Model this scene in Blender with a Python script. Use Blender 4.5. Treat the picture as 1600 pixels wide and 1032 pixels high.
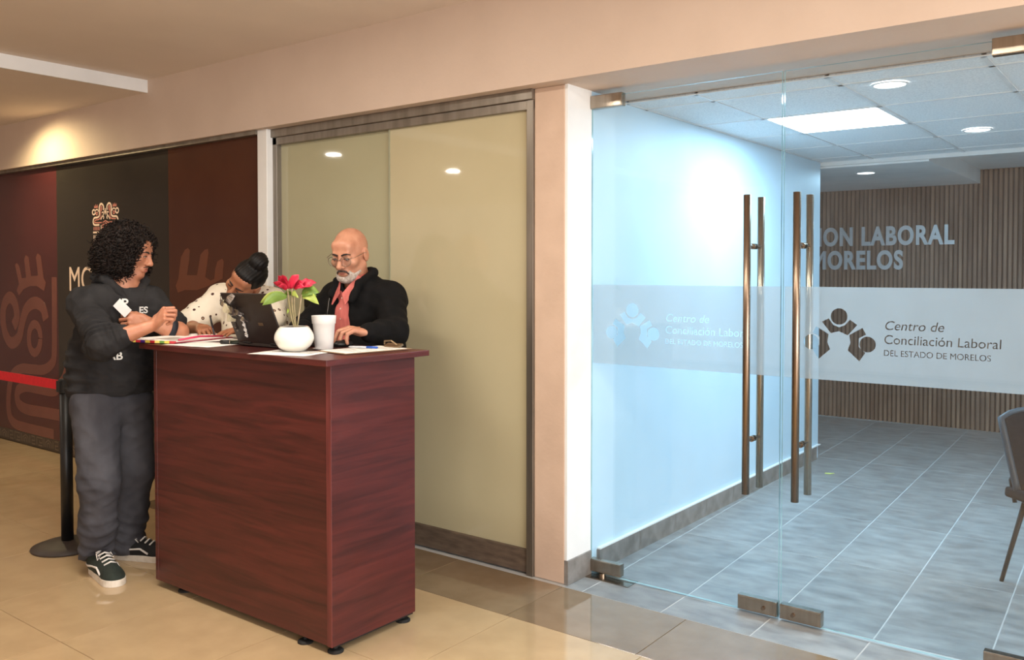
import bpy, bmesh, math, random
import numpy as np
from mathutils import Vector, Matrix
random.seed(7); rng = np.random.default_rng(7)
PI = math.pi
for o in list(bpy.data.objects): bpy.data.objects.remove(o)
C = bpy.context.scene.collection
scene = bpy.context.scene

# ------------------------------------------------------------------ camera, world, light, exposure
cam = bpy.data.cameras.new('camera'); camo = bpy.data.objects.new('camera', cam); C.objects.link(camo)
cam.sensor_fit = 'HORIZONTAL'; cam.sensor_width = 36.0; cam.lens = 36.0 * 1368 / 1600
cam.shift_y = -0.0345
camo.location = (0, 0, 1.5); camo.rotation_euler = (math.radians(90 - 1.5), 0, math.radians(37.5))
cam.clip_start = 0.05; cam.clip_end = 200
scene.camera = camo
w = bpy.data.worlds.new('world'); scene.world = w; w.use_nodes = True
w.node_tree.nodes['Background'].inputs[0].default_value = (0.95, 0.97, 1.0, 1)
w.node_tree.nodes['Background'].inputs[1].default_value = 1.0
vs = scene.view_settings
vs.view_transform = 'Standard'; vs.look = 'None'; vs.gamma = 1.0; vs.use_curve_mapping = False
vs.exposure = 0.42

def lamp(name, kind, loc, energy, col, size=0.1, sy=None, target=None, angle=None, blend=.5):
    l = bpy.data.lights.new(name, kind); l.energy = energy; l.color = col
    if kind == 'AREA':
        l.size = size
        if sy: l.shape = 'RECTANGLE'; l.size_y = sy
        else: l.shape = 'DISK'
    else: l.shadow_soft_size = size
    if kind == 'SPOT' and angle: l.spot_size = math.radians(angle); l.spot_blend = blend
    o = bpy.data.objects.new(name, l); C.objects.link(o); o.location = loc
    if target is not None:
        o.rotation_euler = (Vector(target) - Vector(loc)).to_track_quat('-Z', 'Y').to_euler()
    return o
WARM = (1.0, .93, .82); COOL = (.46, .78, 1.0); DAY = (1.0, .97, .95)
# daylight from the open atrium at the right-hand end of the lobby
lamp('daylight_opening', 'AREA', (3.9, -.6, 1.5), 235, DAY, 6.0, 2.5, target=(0, -.6, 1.4))
lamp('rear_fill', 'AREA', (-4.5, -5.9, 1.45), 35, (1, .94, .87), 17.0, 2.8, target=(-4.5, 0, 1.45))  # added fill behind the camera, in front of the closed rear wall

# ------------------------------------------------------------------ materials
def lin(c):
    return tuple(((v/255)/12.92 if v/255 <= .04045 else ((v/255+.055)/1.055)**2.4) for v in c)
MATS = {}
def mat(name, rgb, rough=.5, metal=0, rgb2=None, scale=8, stretch=(1, 1, 1), lo=.35, hi=.65, bump=0, bscale=60,
        coat=0, spec=.5, emit=0, detail=4, sub=0, rvar=0, distort=0):
    if name in MATS: return MATS[name]
    m = bpy.data.materials.new(name); m.use_nodes = True; MATS[name] = m
    nt = m.node_tree; N = nt.nodes; L = nt.links; b = N['Principled BSDF']
    c1 = lin(rgb) + (1,)
    c2 = lin(rgb2) + (1,) if rgb2 else tuple(v*.9 for v in c1[:3]) + (1,)
    tc = N.new('ShaderNodeTexCoord'); mp = N.new('ShaderNodeMapping'); mp.inputs['Scale'].default_value = stretch
    L.new(tc.outputs['Object'], mp.inputs['Vector'])
    nz = N.new('ShaderNodeTexNoise'); nz.inputs['Scale'].default_value = scale; nz.inputs['Detail'].default_value = detail
    nz.inputs['Distortion'].default_value = distort
    L.new(mp.outputs[0], nz.inputs['Vector'])
    cr = N.new('ShaderNodeValToRGB'); cr.color_ramp.elements[0].position = lo; cr.color_ramp.elements[1].position = hi
    cr.color_ramp.elements[0].color = c1; cr.color_ramp.elements[1].color = c2
    L.new(nz.outputs['Fac'], cr.inputs['Fac']); L.new(cr.outputs['Color'], b.inputs['Base Color'])
    b.inputs['Roughness'].default_value = rough; b.inputs['Metallic'].default_value = metal
    b.inputs['Specular IOR Level'].default_value = spec
    if rvar:
        mr = N.new('ShaderNodeMapRange'); mr.inputs['To Min'].default_value = rough - rvar; mr.inputs['To Max'].default_value = rough + rvar
        L.new(nz.outputs['Fac'], mr.inputs['Value']); L.new(mr.outputs[0], b.inputs['Roughness'])
    if coat: b.inputs['Coat Weight'].default_value = coat; b.inputs['Coat Roughness'].default_value = .05
    if emit: b.inputs['Emission Color'].default_value = c1; b.inputs['Emission Strength'].default_value = emit
    if sub: b.inputs['Subsurface Weight'].default_value = sub; b.inputs['Subsurface Radius'].default_value = (.012, .005, .003)
    if bump:
        n2 = N.new('ShaderNodeTexNoise'); n2.inputs['Scale'].default_value = bscale; n2.inputs['Detail'].default_value = 5
        L.new(mp.outputs[0], n2.inputs['Vector'])
        bp = N.new('ShaderNodeBump'); bp.inputs['Strength'].default_value = bump; bp.inputs['Distance'].default_value = .01
        L.new(n2.outputs['Fac'], bp.inputs['Height']); L.new(bp.outputs[0], b.inputs['Normal'])
    return m
def tilevar(m, amt=.12):
    """each piece its own slight tone"""
    nt = m.node_tree; N = nt.nodes; L = nt.links; b = N['Principled BSDF']
    src = b.inputs['Base Color'].links[0].from_socket
    oi = N.new('ShaderNodeObjectInfo'); mr = N.new('ShaderNodeMapRange')
    mr.inputs['To Min'].default_value = 1 - amt; mr.inputs['To Max'].default_value = 1 + amt
    L.new(oi.outputs['Random'], mr.inputs['Value'])
    hs = N.new('ShaderNodeHueSaturation'); L.new(mr.outputs[0], hs.inputs['Value']); L.new(src, hs.inputs['Color'])
    L.new(hs.outputs[0], b.inputs['Base Color'])
    # shift the grain per piece
    mp = [n for n in N if n.type == 'MAPPING'][0]
    cx = N.new('ShaderNodeCombineXYZ'); ml = N.new('ShaderNodeMath'); ml.operation = 'MULTIPLY'; ml.inputs[1].default_value = 37
    L.new(oi.outputs['Random'], ml.inputs[0])
    for i in range(3): L.new(ml.outputs[0], cx.inputs[i])
    L.new(cx.outputs[0], mp.inputs['Location'])
    return m
def glassmat(name, tint, refl=1.0):
    m = bpy.data.materials.new(name); m.use_nodes = True; MATS[name] = m
    nt = m.node_tree; N = nt.nodes; L = nt.links; N.remove(N['Principled BSDF'])
    tr = N.new('ShaderNodeBsdfTransparent'); tr.inputs[0].default_value = tint + (1,)
    gl = N.new('ShaderNodeBsdfGlossy'); gl.inputs['Roughness'].default_value = .0; gl.inputs['Color'].default_value = (1, 1, 1, 1)
    ge = N.new('ShaderNodeNewGeometry'); dt = N.new('ShaderNodeVectorMath'); dt.operation = 'DOT_PRODUCT'
    L.new(ge.outputs['Normal'], dt.inputs[0]); L.new(ge.outputs['Incoming'], dt.inputs[1])
    ab = N.new('ShaderNodeMath'); ab.operation = 'ABSOLUTE'; L.new(dt.outputs['Value'], ab.inputs[0])
    om = N.new('ShaderNodeMath'); om.operation = 'SUBTRACT'; om.inputs[0].default_value = 1; L.new(ab.outputs[0], om.inputs[1])
    pw = N.new('ShaderNodeMath'); pw.operation = 'POWER'; pw.inputs[1].default_value = 5; L.new(om.outputs[0], pw.inputs[0])
    ma = N.new('ShaderNodeMath'); ma.operation = 'MULTIPLY_ADD'; ma.inputs[1].default_value = .96*refl; ma.inputs[2].default_value = .04*refl
    L.new(pw.outputs[0], ma.inputs[0])
    nz = N.new('ShaderNodeTexNoise'); nz.inputs['Scale'].default_value = 3      # faint smears on the pane
    mx = N.new('ShaderNodeMixShader'); L.new(ma.outputs[0], mx.inputs[0]); L.new(tr.outputs[0], mx.inputs[1]); L.new(gl.outputs[0], mx.inputs[2])
    df = N.new('ShaderNodeBsdfDiffuse'); df.inputs[0].default_value = (.8, .9, 1, 1)
    mr = N.new('ShaderNodeMapRange'); mr.inputs['From Min'].default_value = .5; mr.inputs['From Max'].default_value = .8; mr.inputs['To Max'].default_value = .03
    L.new(nz.outputs['Fac'], mr.inputs['Value'])
    m2 = N.new('ShaderNodeMixShader'); L.new(mr.outputs[0], m2.inputs[0]); L.new(mx.outputs[0], m2.inputs[1]); L.new(df.outputs[0], m2.inputs[2])
    L.new(m2.outputs[0], N['Material Output'].inputs[0])
    return m
def frostmat(name):
    m = bpy.data.materials.new(name); m.use_nodes = True; MATS[name] = m
    nt = m.node_tree; N = nt.nodes; L = nt.links; N.remove(N['Principled BSDF'])
    tr = N.new('ShaderNodeBsdfTransparent'); tr.inputs[0].default_value = (.9, .95, .97, 1)
    df = N.new('ShaderNodeBsdfDiffuse'); tl = N.new('ShaderNodeBsdfTranslucent')
    nz = N.new('ShaderNodeTexNoise'); nz.inputs['Scale'].default_value = 5; nz.inputs['Detail'].default_value = 6
    cr = N.new('ShaderNodeValToRGB'); cr.color_ramp.elements[0].color = (.50, .52, .53, 1); cr.color_ramp.elements[1].color = (.62, .64, .66, 1)
    tc = N.new('ShaderNodeTexCoord'); L.new(tc.outputs['Object'], nz.inputs['Vector'])
    L.new(nz.outputs['Fac'], cr.inputs['Fac']); L.new(cr.outputs[0], df.inputs[0]); L.new(cr.outputs[0], tl.inputs[0])
    a = N.new('ShaderNodeMixShader'); a.inputs[0].default_value = .62; L.new(df.outputs[0], a.inputs[1]); L.new(tl.outputs[0], a.inputs[2])
    bm_ = N.new('ShaderNodeMixShader'); bm_.inputs[0].default_value = .72; L.new(tr.outputs[0], bm_.inputs[1]); L.new(a.outputs[0], bm_.inputs[2])
    L.new(bm_.outputs[0], N['Material Output'].inputs[0])
    return m

M = dict(
 beam=mat('warm_painted_plaster', (208, 188, 172), .75, rgb2=(203, 183, 167), scale=3, bump=.12, bscale=40),
 ceil=mat('ceiling_paint', (226, 212, 200), .8, rgb2=(221, 207, 195), scale=2, bump=.08, bscale=30),
 white=mat('white_paint', (236, 236, 234), .55, rgb2=(228, 228, 226), scale=4, bump=.05, bscale=60),
 offwhite=mat('office_white_paint', (202, 225, 239), .5, rgb2=(196, 221, 236), scale=3, bump=.05, bscale=50),
 peach=mat('peach_post_paint', (206, 180, 160), .7, rgb2=(198, 172, 152), scale=6, bump=.15, bscale=30),
 tile_beige=tilevar(mat('polished_beige_tile', (198, 172, 134), .045, rgb2=(189, 163, 126), scale=7, detail=7, coat=.2, rvar=.02), .04),
 tile_taupe=tilevar(mat('polished_taupe_tile', (142, 122, 98), .05, rgb2=(132, 112, 88), scale=7, detail=7, coat=.2), .04),
 grout=mat('lobby_grout', (140, 116, 84), .7),
 tile_grey=tilevar(mat('grey_stone_tile', (158, 160, 160), .32, rgb2=(116, 117, 118), scale=7, stretch=(1, 1.9, 1), detail=15, lo=.28, hi=.74, bump=.18, bscale=160, distort=0), .07),
 grout_grey=mat('pale_grout', (186, 188, 188), .8),
 skirt_grey=mat('grey_skirting_tile', (138, 134, 130), .4, rgb2=(108, 104, 100), scale=12, detail=8),
 skirt_brown=mat('brown_skirting', (112, 96, 82), .45, rgb2=(88, 74, 64), scale=9, stretch=(1, 1, 5), detail=8),
 alu=mat('brushed_aluminium', (150, 142, 132), .38, .75, rgb2=(130, 122, 112), scale=20, stretch=(1, 1, .1)),
 steel=mat('stainless_steel', (176, 164, 150), .24, 1, rgb2=(158, 146, 132), scale=40, stretch=(1, 1, .05)),
 warm_tint_steel=mat('steel_warm_reflection', (150, 132, 116), .27, 1, rgb2=(124, 108, 94), scale=60, stretch=(1, 1, .02)),  # steel with the warm lobby reflection put into its base colour
 creamglass=mat('cream_backed_glass', (190, 180, 148), .035, rgb2=(186, 176, 144), scale=2, spec=.6),
 creamglass2=mat('green_cream_backed_glass', (176, 172, 142), .035, rgb2=(172, 168, 138), scale=2, spec=.6),
 pane_seam=mat('pane_seam', (150, 150, 126), .3),
 edge=mat('glass_edge', (170, 205, 205), .1, rgb2=(120, 160, 165), scale=5),
 glass=glassmat('clear_glass', (.965, .985, .99)),
 frost=frostmat('frosted_film'),
 mahog=mat('mahogany_laminate', (90, 34, 30), .36, rgb2=(56, 17, 15), scale=2.2, stretch=(1, 1, 14), detail=10, lo=.3, hi=.7, distort=.8),
 mahog_l=mat('mahogany_edge', (116, 54, 52), .35, rgb2=(92, 38, 38), scale=3, stretch=(14, 14, 1), detail=8),
 black=mat('black_plastic', (20, 20, 21), .42, rgb2=(14, 14, 15)),
 rubber=mat('black_rubber', (26, 25, 24), .7, rgb2=(18, 17, 17)),
 wood_a=tilevar(mat('walnut_slat', (138, 112, 92), .6, rgb2=(96, 76, 62), scale=4, stretch=(5, 5, .6), detail=8, lo=.3, hi=.7), .22),
 wood_b=mat('dark_backing', (52, 42, 36), .8),
 letter=mat('silver_letter', (196, 198, 200), .35, .3, rgb2=(186, 188, 190)),
 ceil_tile=tilevar(mat('mineral_ceiling_tile', (236, 238, 238), .85, rgb2=(206, 210, 212), scale=120, lo=.42, hi=.72, bump=.2, bscale=140), .025),
 tbar=mat('white_t_bar', (225, 227, 228), .5),
 led=mat('led_diffuser', (245, 250, 255), .5, emit=6),
 ledw=mat('warm_led_diffuser', (255, 244, 225), .5, emit=9),
 m_maroon=mat('mural_maroon_print', (80, 38, 40), .15, rgb2=(70, 33, 35), scale=1.5, spec=.45),
 m_dark=mat('mural_charcoal_print', (46, 42, 38), .17, rgb2=(38, 35, 32), scale=1.5, spec=.45),
 m_brown=mat('mural_brown_print', (82, 46, 32), .15, rgb2=(72, 38, 27), scale=1.5, spec=.45),
 m_glyph=mat('mural_glyph_print', (116, 70, 62), .22, rgb2=(108, 64, 56), scale=2),
 m_glyph2=mat('mural_brown_glyph_print', (102, 62, 46), .22, rgb2=(110, 62, 42), scale=2),
 m_cream=mat('mural_cream_print', (240, 214, 196), .3, rgb2=(234, 206, 188)),
 m_pink=mat('mural_rose_print', (196, 128, 116), .3, rgb2=(188, 120, 108)),
 m_border=mat('mural_border_print', (58, 48, 42), .3, rgb2=(50, 42, 36)),
 m_greca=mat('mural_greca_print', (112, 96, 82), .3, rgb2=(104, 88, 74)),
)

# ------------------------------------------------------------------ mesh helpers
class MB:
    def __init__(s): s.v = []; s.f = []; s.mi = []
    def add(s, vs, fs, mi=0):
        n = len(s.v); s.v += [tuple(v) for v in vs]; s.f += [tuple(i+n for i in f) for f in fs]; s.mi += [mi]*len(fs); return s
    def box(s, x0, x1, y0, y1, z0, z1, mi=0):
        vs = [(x, y, z) for x in (x0, x1) for y in (y0, y1) for z in (z0, z1)]
        return s.add(vs, [(0, 1, 3, 2), (4, 6, 7, 5), (0, 4, 5, 1), (2, 3, 7, 6), (0, 2, 6, 4), (1, 5, 7, 3)], mi)
    def obox(s, c, ax, ay, az, mi=0):
        """oriented box: centre and three half-axis vectors"""
        c, ax, ay, az = map(Vector, (c, ax, ay, az))
        vs = [c+ax*i+ay*j+az*k for i in (-1, 1) for j in (-1, 1) for k in (-1, 1)]
        return s.add(vs, [(0, 1, 3, 2), (4, 6, 7, 5), (0, 4, 5, 1), (2, 3, 7, 6), (0, 2, 6, 4), (1, 5, 7, 3)], mi)
    def tube(s, pts, r, n=10, mi=0, caps=True):
        pts = [Vector(p) for p in pts]; k = len(pts)
        rs = r if isinstance(r, (list, tuple)) else [r]*k
        rings = []; prev = None
        for i, p in enumerate(pts):
            t = (pts[min(i+1, k-1)] - pts[max(i-1, 0)]).normalized()
            if prev is None:
                a = t.cross(Vector((0, 0, 1)))
                if a.length < .05: a = t.cross(Vector((1, 0, 0)))
                a.normalize()
            else:
                a = prev - t*prev.dot(t); a.normalize()
            prev = a; b = t.cross(a)
            rings.append([p + (a*math.cos(2*PI*j/n) + b*math.sin(2*PI*j/n))*rs[i] for j in range(n)])
        vs = [v for rg in rings for v in rg]
        fs = [(i*n+j, i*n+(j+1) % n, (i+1)*n+(j+1) % n, (i+1)*n+j) for i in range(k-1) for j in range(n)]
        if caps: fs += [tuple(reversed(range(n))), tuple((k-1)*n+j for j in range(n))]
        return s.add(vs, fs, mi)
    def lathe(s, prof, c=(0, 0, 0), n=32, mi=0, capb=True, capt=True):
        vs = [(c[0]+r*math.cos(2*PI*j/n), c[1]+r*math.sin(2*PI*j/n), c[2]+z) for r, z in prof for j in range(n)]
        k = len(prof)
        fs = [(i*n+j, i*n+(j+1) % n, (i+1)*n+(j+1) % n, (i+1)*n+j) for i in range(k-1) for j in range(n)]
        if capb: fs.append(tuple(reversed(range(n))))
        if capt: fs.append(tuple((k-1)*n+j for j in range(n)))
        return s.add(vs, fs, mi)
    def ell(s, c, r, R=None, nu=16, nv=10, mi=0):
        c = Vector(c); vs = []; fs = []
        for i in range(nv+1):
            th = PI*i/nv
            for j in range(nu):
                ph = 2*PI*j/nu
                v = Vector((r[0]*math.sin(th)*math.cos(ph), r[1]*math.sin(th)*math.sin(ph), r[2]*math.cos(th)))
                if R is not None: v = R @ v
                vs.append(c+v)
        for i in range(nv):
            for j in range(nu): fs.append((i*nu+j, (i+1)*nu+j, (i+1)*nu+(j+1) % nu, i*nu+(j+1) % nu))
        return s.add(vs, fs, mi)
    def ribbon(s, pts, wd, y0, y1, closed=False, mi=0, sub=0):
        """flat print stroke on a wall plane: pts are (x,z), thickness y0..y1"""
        P = [Vector((p[0], p[1])) for p in pts]
        if sub: P = catmull2(P, sub)
        n = len(P); Lf = []; Rt = []
        for i in range(n):
            a = P[max(i-1, 0)]; b = P[min(i+1, n-1)]
            t = (b-a); t = t.normalized() if t.length > 1e-9 else Vector((1, 0)); nn = Vector((-t.y, t.x))*wd/2
            Lf.append(P[i]+nn); Rt.append(P[i]-nn)
        vs = []
        for a, b in zip(Lf, Rt): vs += [(a.x, y0, a.y), (b.x, y0, b.y), (a.x, y1, a.y), (b.x, y1, b.y)]
        fs = []
        for i in range(n-1):
            q = i*4; r = q+4
            fs += [(q, r, r+1, q+1), (q+2, q+3, r+3, r+2), (q, q+2, r+2, r), (q+1, r+1, r+3, q+3)]
        fs += [(0, 1, 3, 2), (4*n-4, 4*n-2, 4*n-1, 4*n-3)]
        return s.add(vs, fs, mi)
    def prism(s, poly, y0, y1, mi=0):
        n = len(poly); vs = [(x, y0, z) for x, z in poly] + [(x, y1, z) for x, z in poly]
        fs = [tuple(range(n)), tuple(reversed(range(n, 2*n)))] + [(i, i+n, (i+1) % n + n, (i+1) % n) for i in range(n)]
        return s.add(vs, fs, mi)
    def build(s, name, m, parent=None, smooth=False, bevel=0, root=None, local=False):
        return meshobj(name, s.v, s.f, m, parent, smooth, bevel, s.mi, local)
def catmull2(P, k):
    out = []
    n = len(P)
    for i in range(n-1):
        p0, p1, p2, p3 = P[max(i-1, 0)], P[i], P[i+1], P[min(i+2, n-1)]
        for j in range(k):
            t = j/k
            out.append(.5*((2*p1) + (p2-p0)*t + (2*p0-5*p1+4*p2-p3)*t*t + (3*p1-p0-3*p2+p3)*t**3))
    out.append(P[-1]); return out
def rootloc(p):
    while p.parent: p = p.parent
    return p.location.copy()
def meshobj(name, v, f, m, parent=None, smooth=False, bevel=0, mi=None, local=False):
    me = bpy.data.meshes.new(name)
    if parent is not None and not local:
        L = rootloc(parent); v = [(a[0]-L.x, a[1]-L.y, a[2]-L.z) for a in v]
    me.from_pydata([tuple(a) for a in v], [], [tuple(q) for q in f])
    for mm in (m if isinstance(m, (list, tuple)) else [m]): me.materials.append(mm)
    if mi is not None and any(mi): me.polygons.foreach_set('material_index', mi)
    bm = bmesh.new(); bm.from_mesh(me); bmesh.ops.recalc_face_normals(bm, faces=bm.faces); bm.to_mesh(me); bm.free()
    if smooth: me.polygons.foreach_set('use_smooth', [True]*len(me.polygons))
    me.update()
    o = bpy.data.objects.new(name, me); C.objects.link(o)
    if parent is not None: o.parent = parent
    if bevel:
        b = o.modifiers.new('bevel', 'BEVEL'); b.width = bevel; b.segments = 2; b.limit_method = 'ANGLE'
    return o
def tag(o, label, cat=None, group=None, kind=None):
    o['label'] = label
    if cat: o['category'] = cat
    if group: o['group'] = group
    if kind: o['kind'] = kind
    return o
def thing(name, label, cat, loc=(0, 0, 0), rotz=0, group=None):
    o = bpy.data.objects.new(name, None); C.objects.link(o); o.location = loc; o.rotation_euler = (0, 0, rotz)
    o.empty_display_size = .1
    return tag(o, label, cat, group)
def struct(name, loc=(0, 0, 0), label=None):
    o = bpy.data.objects.new(name, None); C.objects.link(o); o.location = loc; o['kind'] = 'structure'
    if label: o['label'] = label
    return o
def smesh(name, mb, m, label, bevel=0):
    o = mb.build(name, m, bevel=bevel); o['kind'] = 'structure'; o['label'] = label; return o
def piece(name, me, parent, loc):
    o = bpy.data.objects.new(name, me); C.objects.link(o); o.parent = parent; o.location = loc; return o
def boxmesh(name, sx, sy, sz, m, ch=.0):
    """box with top chamfer, origin at the centre of its bottom; top face up"""
    a, b = sx/2, sy/2
    if ch:
        vs = [(-a, -b, 0), (a, -b, 0), (a, b, 0), (-a, b, 0), (-a, -b, sz-ch), (a, -b, sz-ch), (a, b, sz-ch), (-a, b, sz-ch),
              (-a+ch, -b+ch, sz), (a-ch, -b+ch, sz), (a-ch, b-ch, sz), (-a+ch, b-ch, sz)]
        fs = [(3, 2, 1, 0), (8, 9, 10, 11)] + [(i, (i+1) % 4, (i+1) % 4+4, i+4) for i in range(4)] + [(i+4, (i+1) % 4+4, (i+1) % 4+8, i+8) for i in range(4)]
    else:
        vs = [(-a, -b, 0), (a, -b, 0), (a, b, 0), (-a, b, 0), (-a, -b, sz), (a, -b, sz), (a, b, sz), (-a, b, sz)]
        fs = [(3, 2, 1, 0), (4, 5, 6, 7)] + [(i, (i+1) % 4, (i+1) % 4+4, i+4) for i in range(4)]
    me = bpy.data.meshes.new(name); me.from_pydata(vs, [], fs); me.materials.append(m); return me
def textmesh(name, s, loc, size, m, parent=None, xs=1.0, extrude=.001, offset=0.0, align='LEFT', rot=(PI/2, 0, 0), shear=0, spacing=1.0, keepcurve=False):
    cu = bpy.data.curves.new(name, 'FONT'); cu.body = s; cu.size = size; cu.extrude = extrude; cu.offset = offset
    cu.align_x = align; cu.shear = shear; cu.space_character = spacing; cu.resolution_u = 6
    o = bpy.data.objects.new(name, cu); C.objects.link(o)
    L = rootloc(parent) if parent is not None else Vector((0, 0, 0))
    o.location = Vector(loc) - L; o.rotation_euler = rot; o.scale = (xs, 1, 1)
    if keepcurve: return o
    dg = bpy.context.evaluated_depsgraph_get(); me = bpy.data.meshes.new_from_object(o.evaluated_get(dg))
    me.materials.clear(); me.materials.append(m)
    o2 = bpy.data.objects.new(name, me); C.objects.link(o2); o2.location = o.location; o2.rotation_euler = rot; o2.scale = (xs, 1, 1)
    bpy.data.objects.remove(o)
    if parent is not None: o2.parent = parent
    return o2

# ------------------------------------------------------------------ the lobby shell
TY = 3.45          # plane of the glazed front
fl = struct('floor', label='polished beige tile floor of the lobby with a taupe border strip')
MB().box(-13, 4, -6, 3.68, -.06, -.003).build('screed', M['grout'], fl)
TX, TS = -2.30, .645; RY = .657
GAP = .003
def tiles(x0, x1, ylo, yhi, m, parent, sx, offx, name='tile', cache={}):
    k0 = math.floor((x0-offx)/sx)
    x = offx + k0*sx
    while x < x1 - 1e-6:
        a, b = max(x, x0), min(x+sx, x1)
        if b-a > .02:
            key = (round(b-a, 3), round(yhi-ylo, 3), m.name)
            if key not in cache: cache[key] = boxmesh(name, b-a-GAP, yhi-ylo-GAP, .012, m, .0006)
            piece(name, cache[key], parent, ((a+b)/2, (ylo+yhi)/2, -.012))
        x += sx
for k in range(0, 7):
    tiles(-9.2, 1.2, 2.985-(k+1)*RY, 2.985-k*RY, M['tile_beige'], fl, TS, TX)
tiles(-9.2, -5.35, 2.985, 3.42, M['tile_beige'], fl, TS, TX)
tiles(-5.35, 1.2, 2.985, 3.425, M['tile_taupe'], fl, TS, TX+.62)
MB().box(-13, -9.2, -6, 3.42, -.012, 0).box(-9.2, 4, -6, 2.985-7*RY, -.012, 0).box(1.2, 4, 2.985-7*RY, 3.425, -.012, 0).build('floor_slab', M['tile_beige'], fl)

# office floor
f2 = struct('floor.001', label='grey stone tile floor inside the glass-fronted office')
MB().box(-4.2, 3.6, 3.425, 9.3, -.06, -.0008).build('screed', M['grout_grey'], f2)
gt = {}
def grey(x0, x1, y0, y1, rz=0, piv=(0, 0)):
    key = (round(x1-x0, 3), round(y1-y0, 3))
    if key not in gt: gt[key] = boxmesh('tile', x1-x0-.006, y1-y0-.0045, .012, M['tile_grey'], .0004)
    cx, cy = (x0+x1)/2-piv[0], (y0+y1)/2-piv[1]; c, s_ = math.cos(rz), math.sin(rz)
    o = piece('tile', gt[key], f2, (piv[0]+cx*c-cy*s_, piv[1]+cx*s_+cy*c, -.012)); o.rotation_euler = (0, 0, rz)
gx = [-2.32] + [-2.215+.41*i for i in range(0, 9)]
for i in range(len(gx)-1): grey(gx[i], gx[i+1], 3.425, 3.665)          # threshold strip
RZ = math.atan(.038); PIV = (-1.0, 3.8)
for i in range(7):
    ya = 3.76+.85*i; yb = ya+.85
    if i == 0: ya = 3.70
    for j in range(-4, 8):
        a = -2.215+.41*j
        if ya < 6.8 and a+.41-.038*(yb-3.8) < -2.32: continue
        if i == 6: yb = 9.21
        grey(a, a+.41, ya, yb, RZ, PIV)
MB().box(1.1, 3.6, 3.425, 9.25, -.012, -.001).build('floor_slab', M['tile_grey'], f2)

ce = smesh('ceiling', MB().box(-5.82, 4, -6, 3.36, 2.85, 3.0), M['ceil'], 'beige painted plaster ceiling of the lobby')
so = smesh('ceiling.001', MB().box(-13, -5.82, -6, 3.36, 2.765, 3.0), M['ceil'], 'lowered beige ceiling section at the far end of the lobby')
MB().box(-5.832, -5.815, -6, 3.36, 2.762, 2.85).build('fascia', M['white'], so)
wl = smesh('wall_left', MB().box(-13.2, -13, -6, 3.6, 0, 3), M['beam'], 'far end wall of the lobby')
smesh('wall_rear', MB().box(-13, 4, -6.2, -6, 0, 3.0), M['beam'], 'rear lobby wall opposite the mural')
# front wall: the long beam above mural, glazing and doors
wb = struct('wall_back', label='front wall of the lobby with a deep beige beam')
MB().box(-13, 4, 3.36, 4.0, 2.387, 3.0).build('beam', M['beam'], wb)
MB().box(-13, -4.62, 3.44, 3.6, 0, 2.387).build('wall_body', M['beam'], wb)
MB().box(-13, -4.62, 3.385, 3.44, 2.36, 2.386).build('mural_cap', M['alu'], wb)
MB().box(-4.62, -2.51, 3.52, 3.6, 0, 2.387).build('backing', M['beam'], wb)
po = MB().box(-2.511, -2.331, 3.45, 3.665, 0, 2.387).build('post', M['peach'], wb, bevel=.006)
MB().box(-2.332, -2.318, 3.452, 3.663, .118, 2.387).build('reveal', M['white'], po)
MB().box(-2.333, -2.310, 3.449, 3.66, 0, .118).build('skirting_tile', M['skirt_grey'], po, bevel=.002)
t1 = smesh('trim_1', MB().box(-4.622, -4.528, 3.40, 3.52, 0, 2.387), M['white'], 'white vertical trim between mural and glazing', bevel=.004)

# cream glazed panel
wi = struct('window_1', label='large cream backed sliding glass panel in an aluminium frame')
MB().box(-3.525, -2.54, 3.468, 3.478, .11, 2.30).build('pane', M['creamglass'], wi)
MB().box(-4.50, -3.505, 3.482, 3.492, .11, 2.30).build('pane', M['creamglass2'], wi)
MB().box(-3.524, -3.516, 3.462, 3.494, .11, 2.30).build('pane_edge', M['pane_seam'], wi)
tr_ = MB().box(-4.53, -2.511, 3.43, 3.515, 2.335, 2.386).build('top_track', M['alu'], wi, bevel=.003)
MB().box(-4.53, -2.511, 3.445, 3.515, 2.29, 2.335).build('track_lip', M['alu'], tr_, bevel=.002)
MB().box(-4.53, -4.49, 3.445, 3.515, 0, 2.335).build('jamb', M['alu'], wi, bevel=.003)
MB().box(-2.552, -2.511, 3.44, 3.515, 0, 2.335).build('jamb', M['alu'], wi, bevel=.003)
MB().box(-4.49, -2.552, 3.452, 3.515, .008, .125).build('bottom_rail', M['skirt_brown'], wi, bevel=.004)

# ------------------------------------------------------------------ the office behind the glass
wo = struct('wall_right', label='cool white office wall running back from the glass doors')
MB().box(-2.44, -2.322, 3.665, 7.08, 0, 2.9).build('wall_body', M['offwhite'], wo)
MB().box(-4.2, -2.44, 6.96, 7.08, 0, 2.9).box(-4.3, -4.2, 6.96, 9.3, 0, 2.9).build('wall_return', M['offwhite'], wo)
bb = struct('baseboard_right', label='grey tile skirting along the office wall')
me = boxmesh('skirting_tile', .018, .408, .105, M['skirt_grey'], .002)
for i in range(8): piece('skirting_tile', me, bb, (-2.313, 3.93+.41*i, 0))
MB().box(-2.323, -2.302, 3.73, 7.085, .105, .112).build('grout_cap', M['white'], bb)
wf = smesh('wall_far', MB().box(3.5, 3.6, 3.6, 9.3, 0, 2.9), M['offwhite'], 'far white side wall of the office')
# front wall section to the right of the doors
wfr = smesh('wall_front', MB().box(-.395, 3.6, 3.64, 3.70, 0, .02), M['skirt_grey'], 'low floor channel under the fixed glass')

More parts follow.
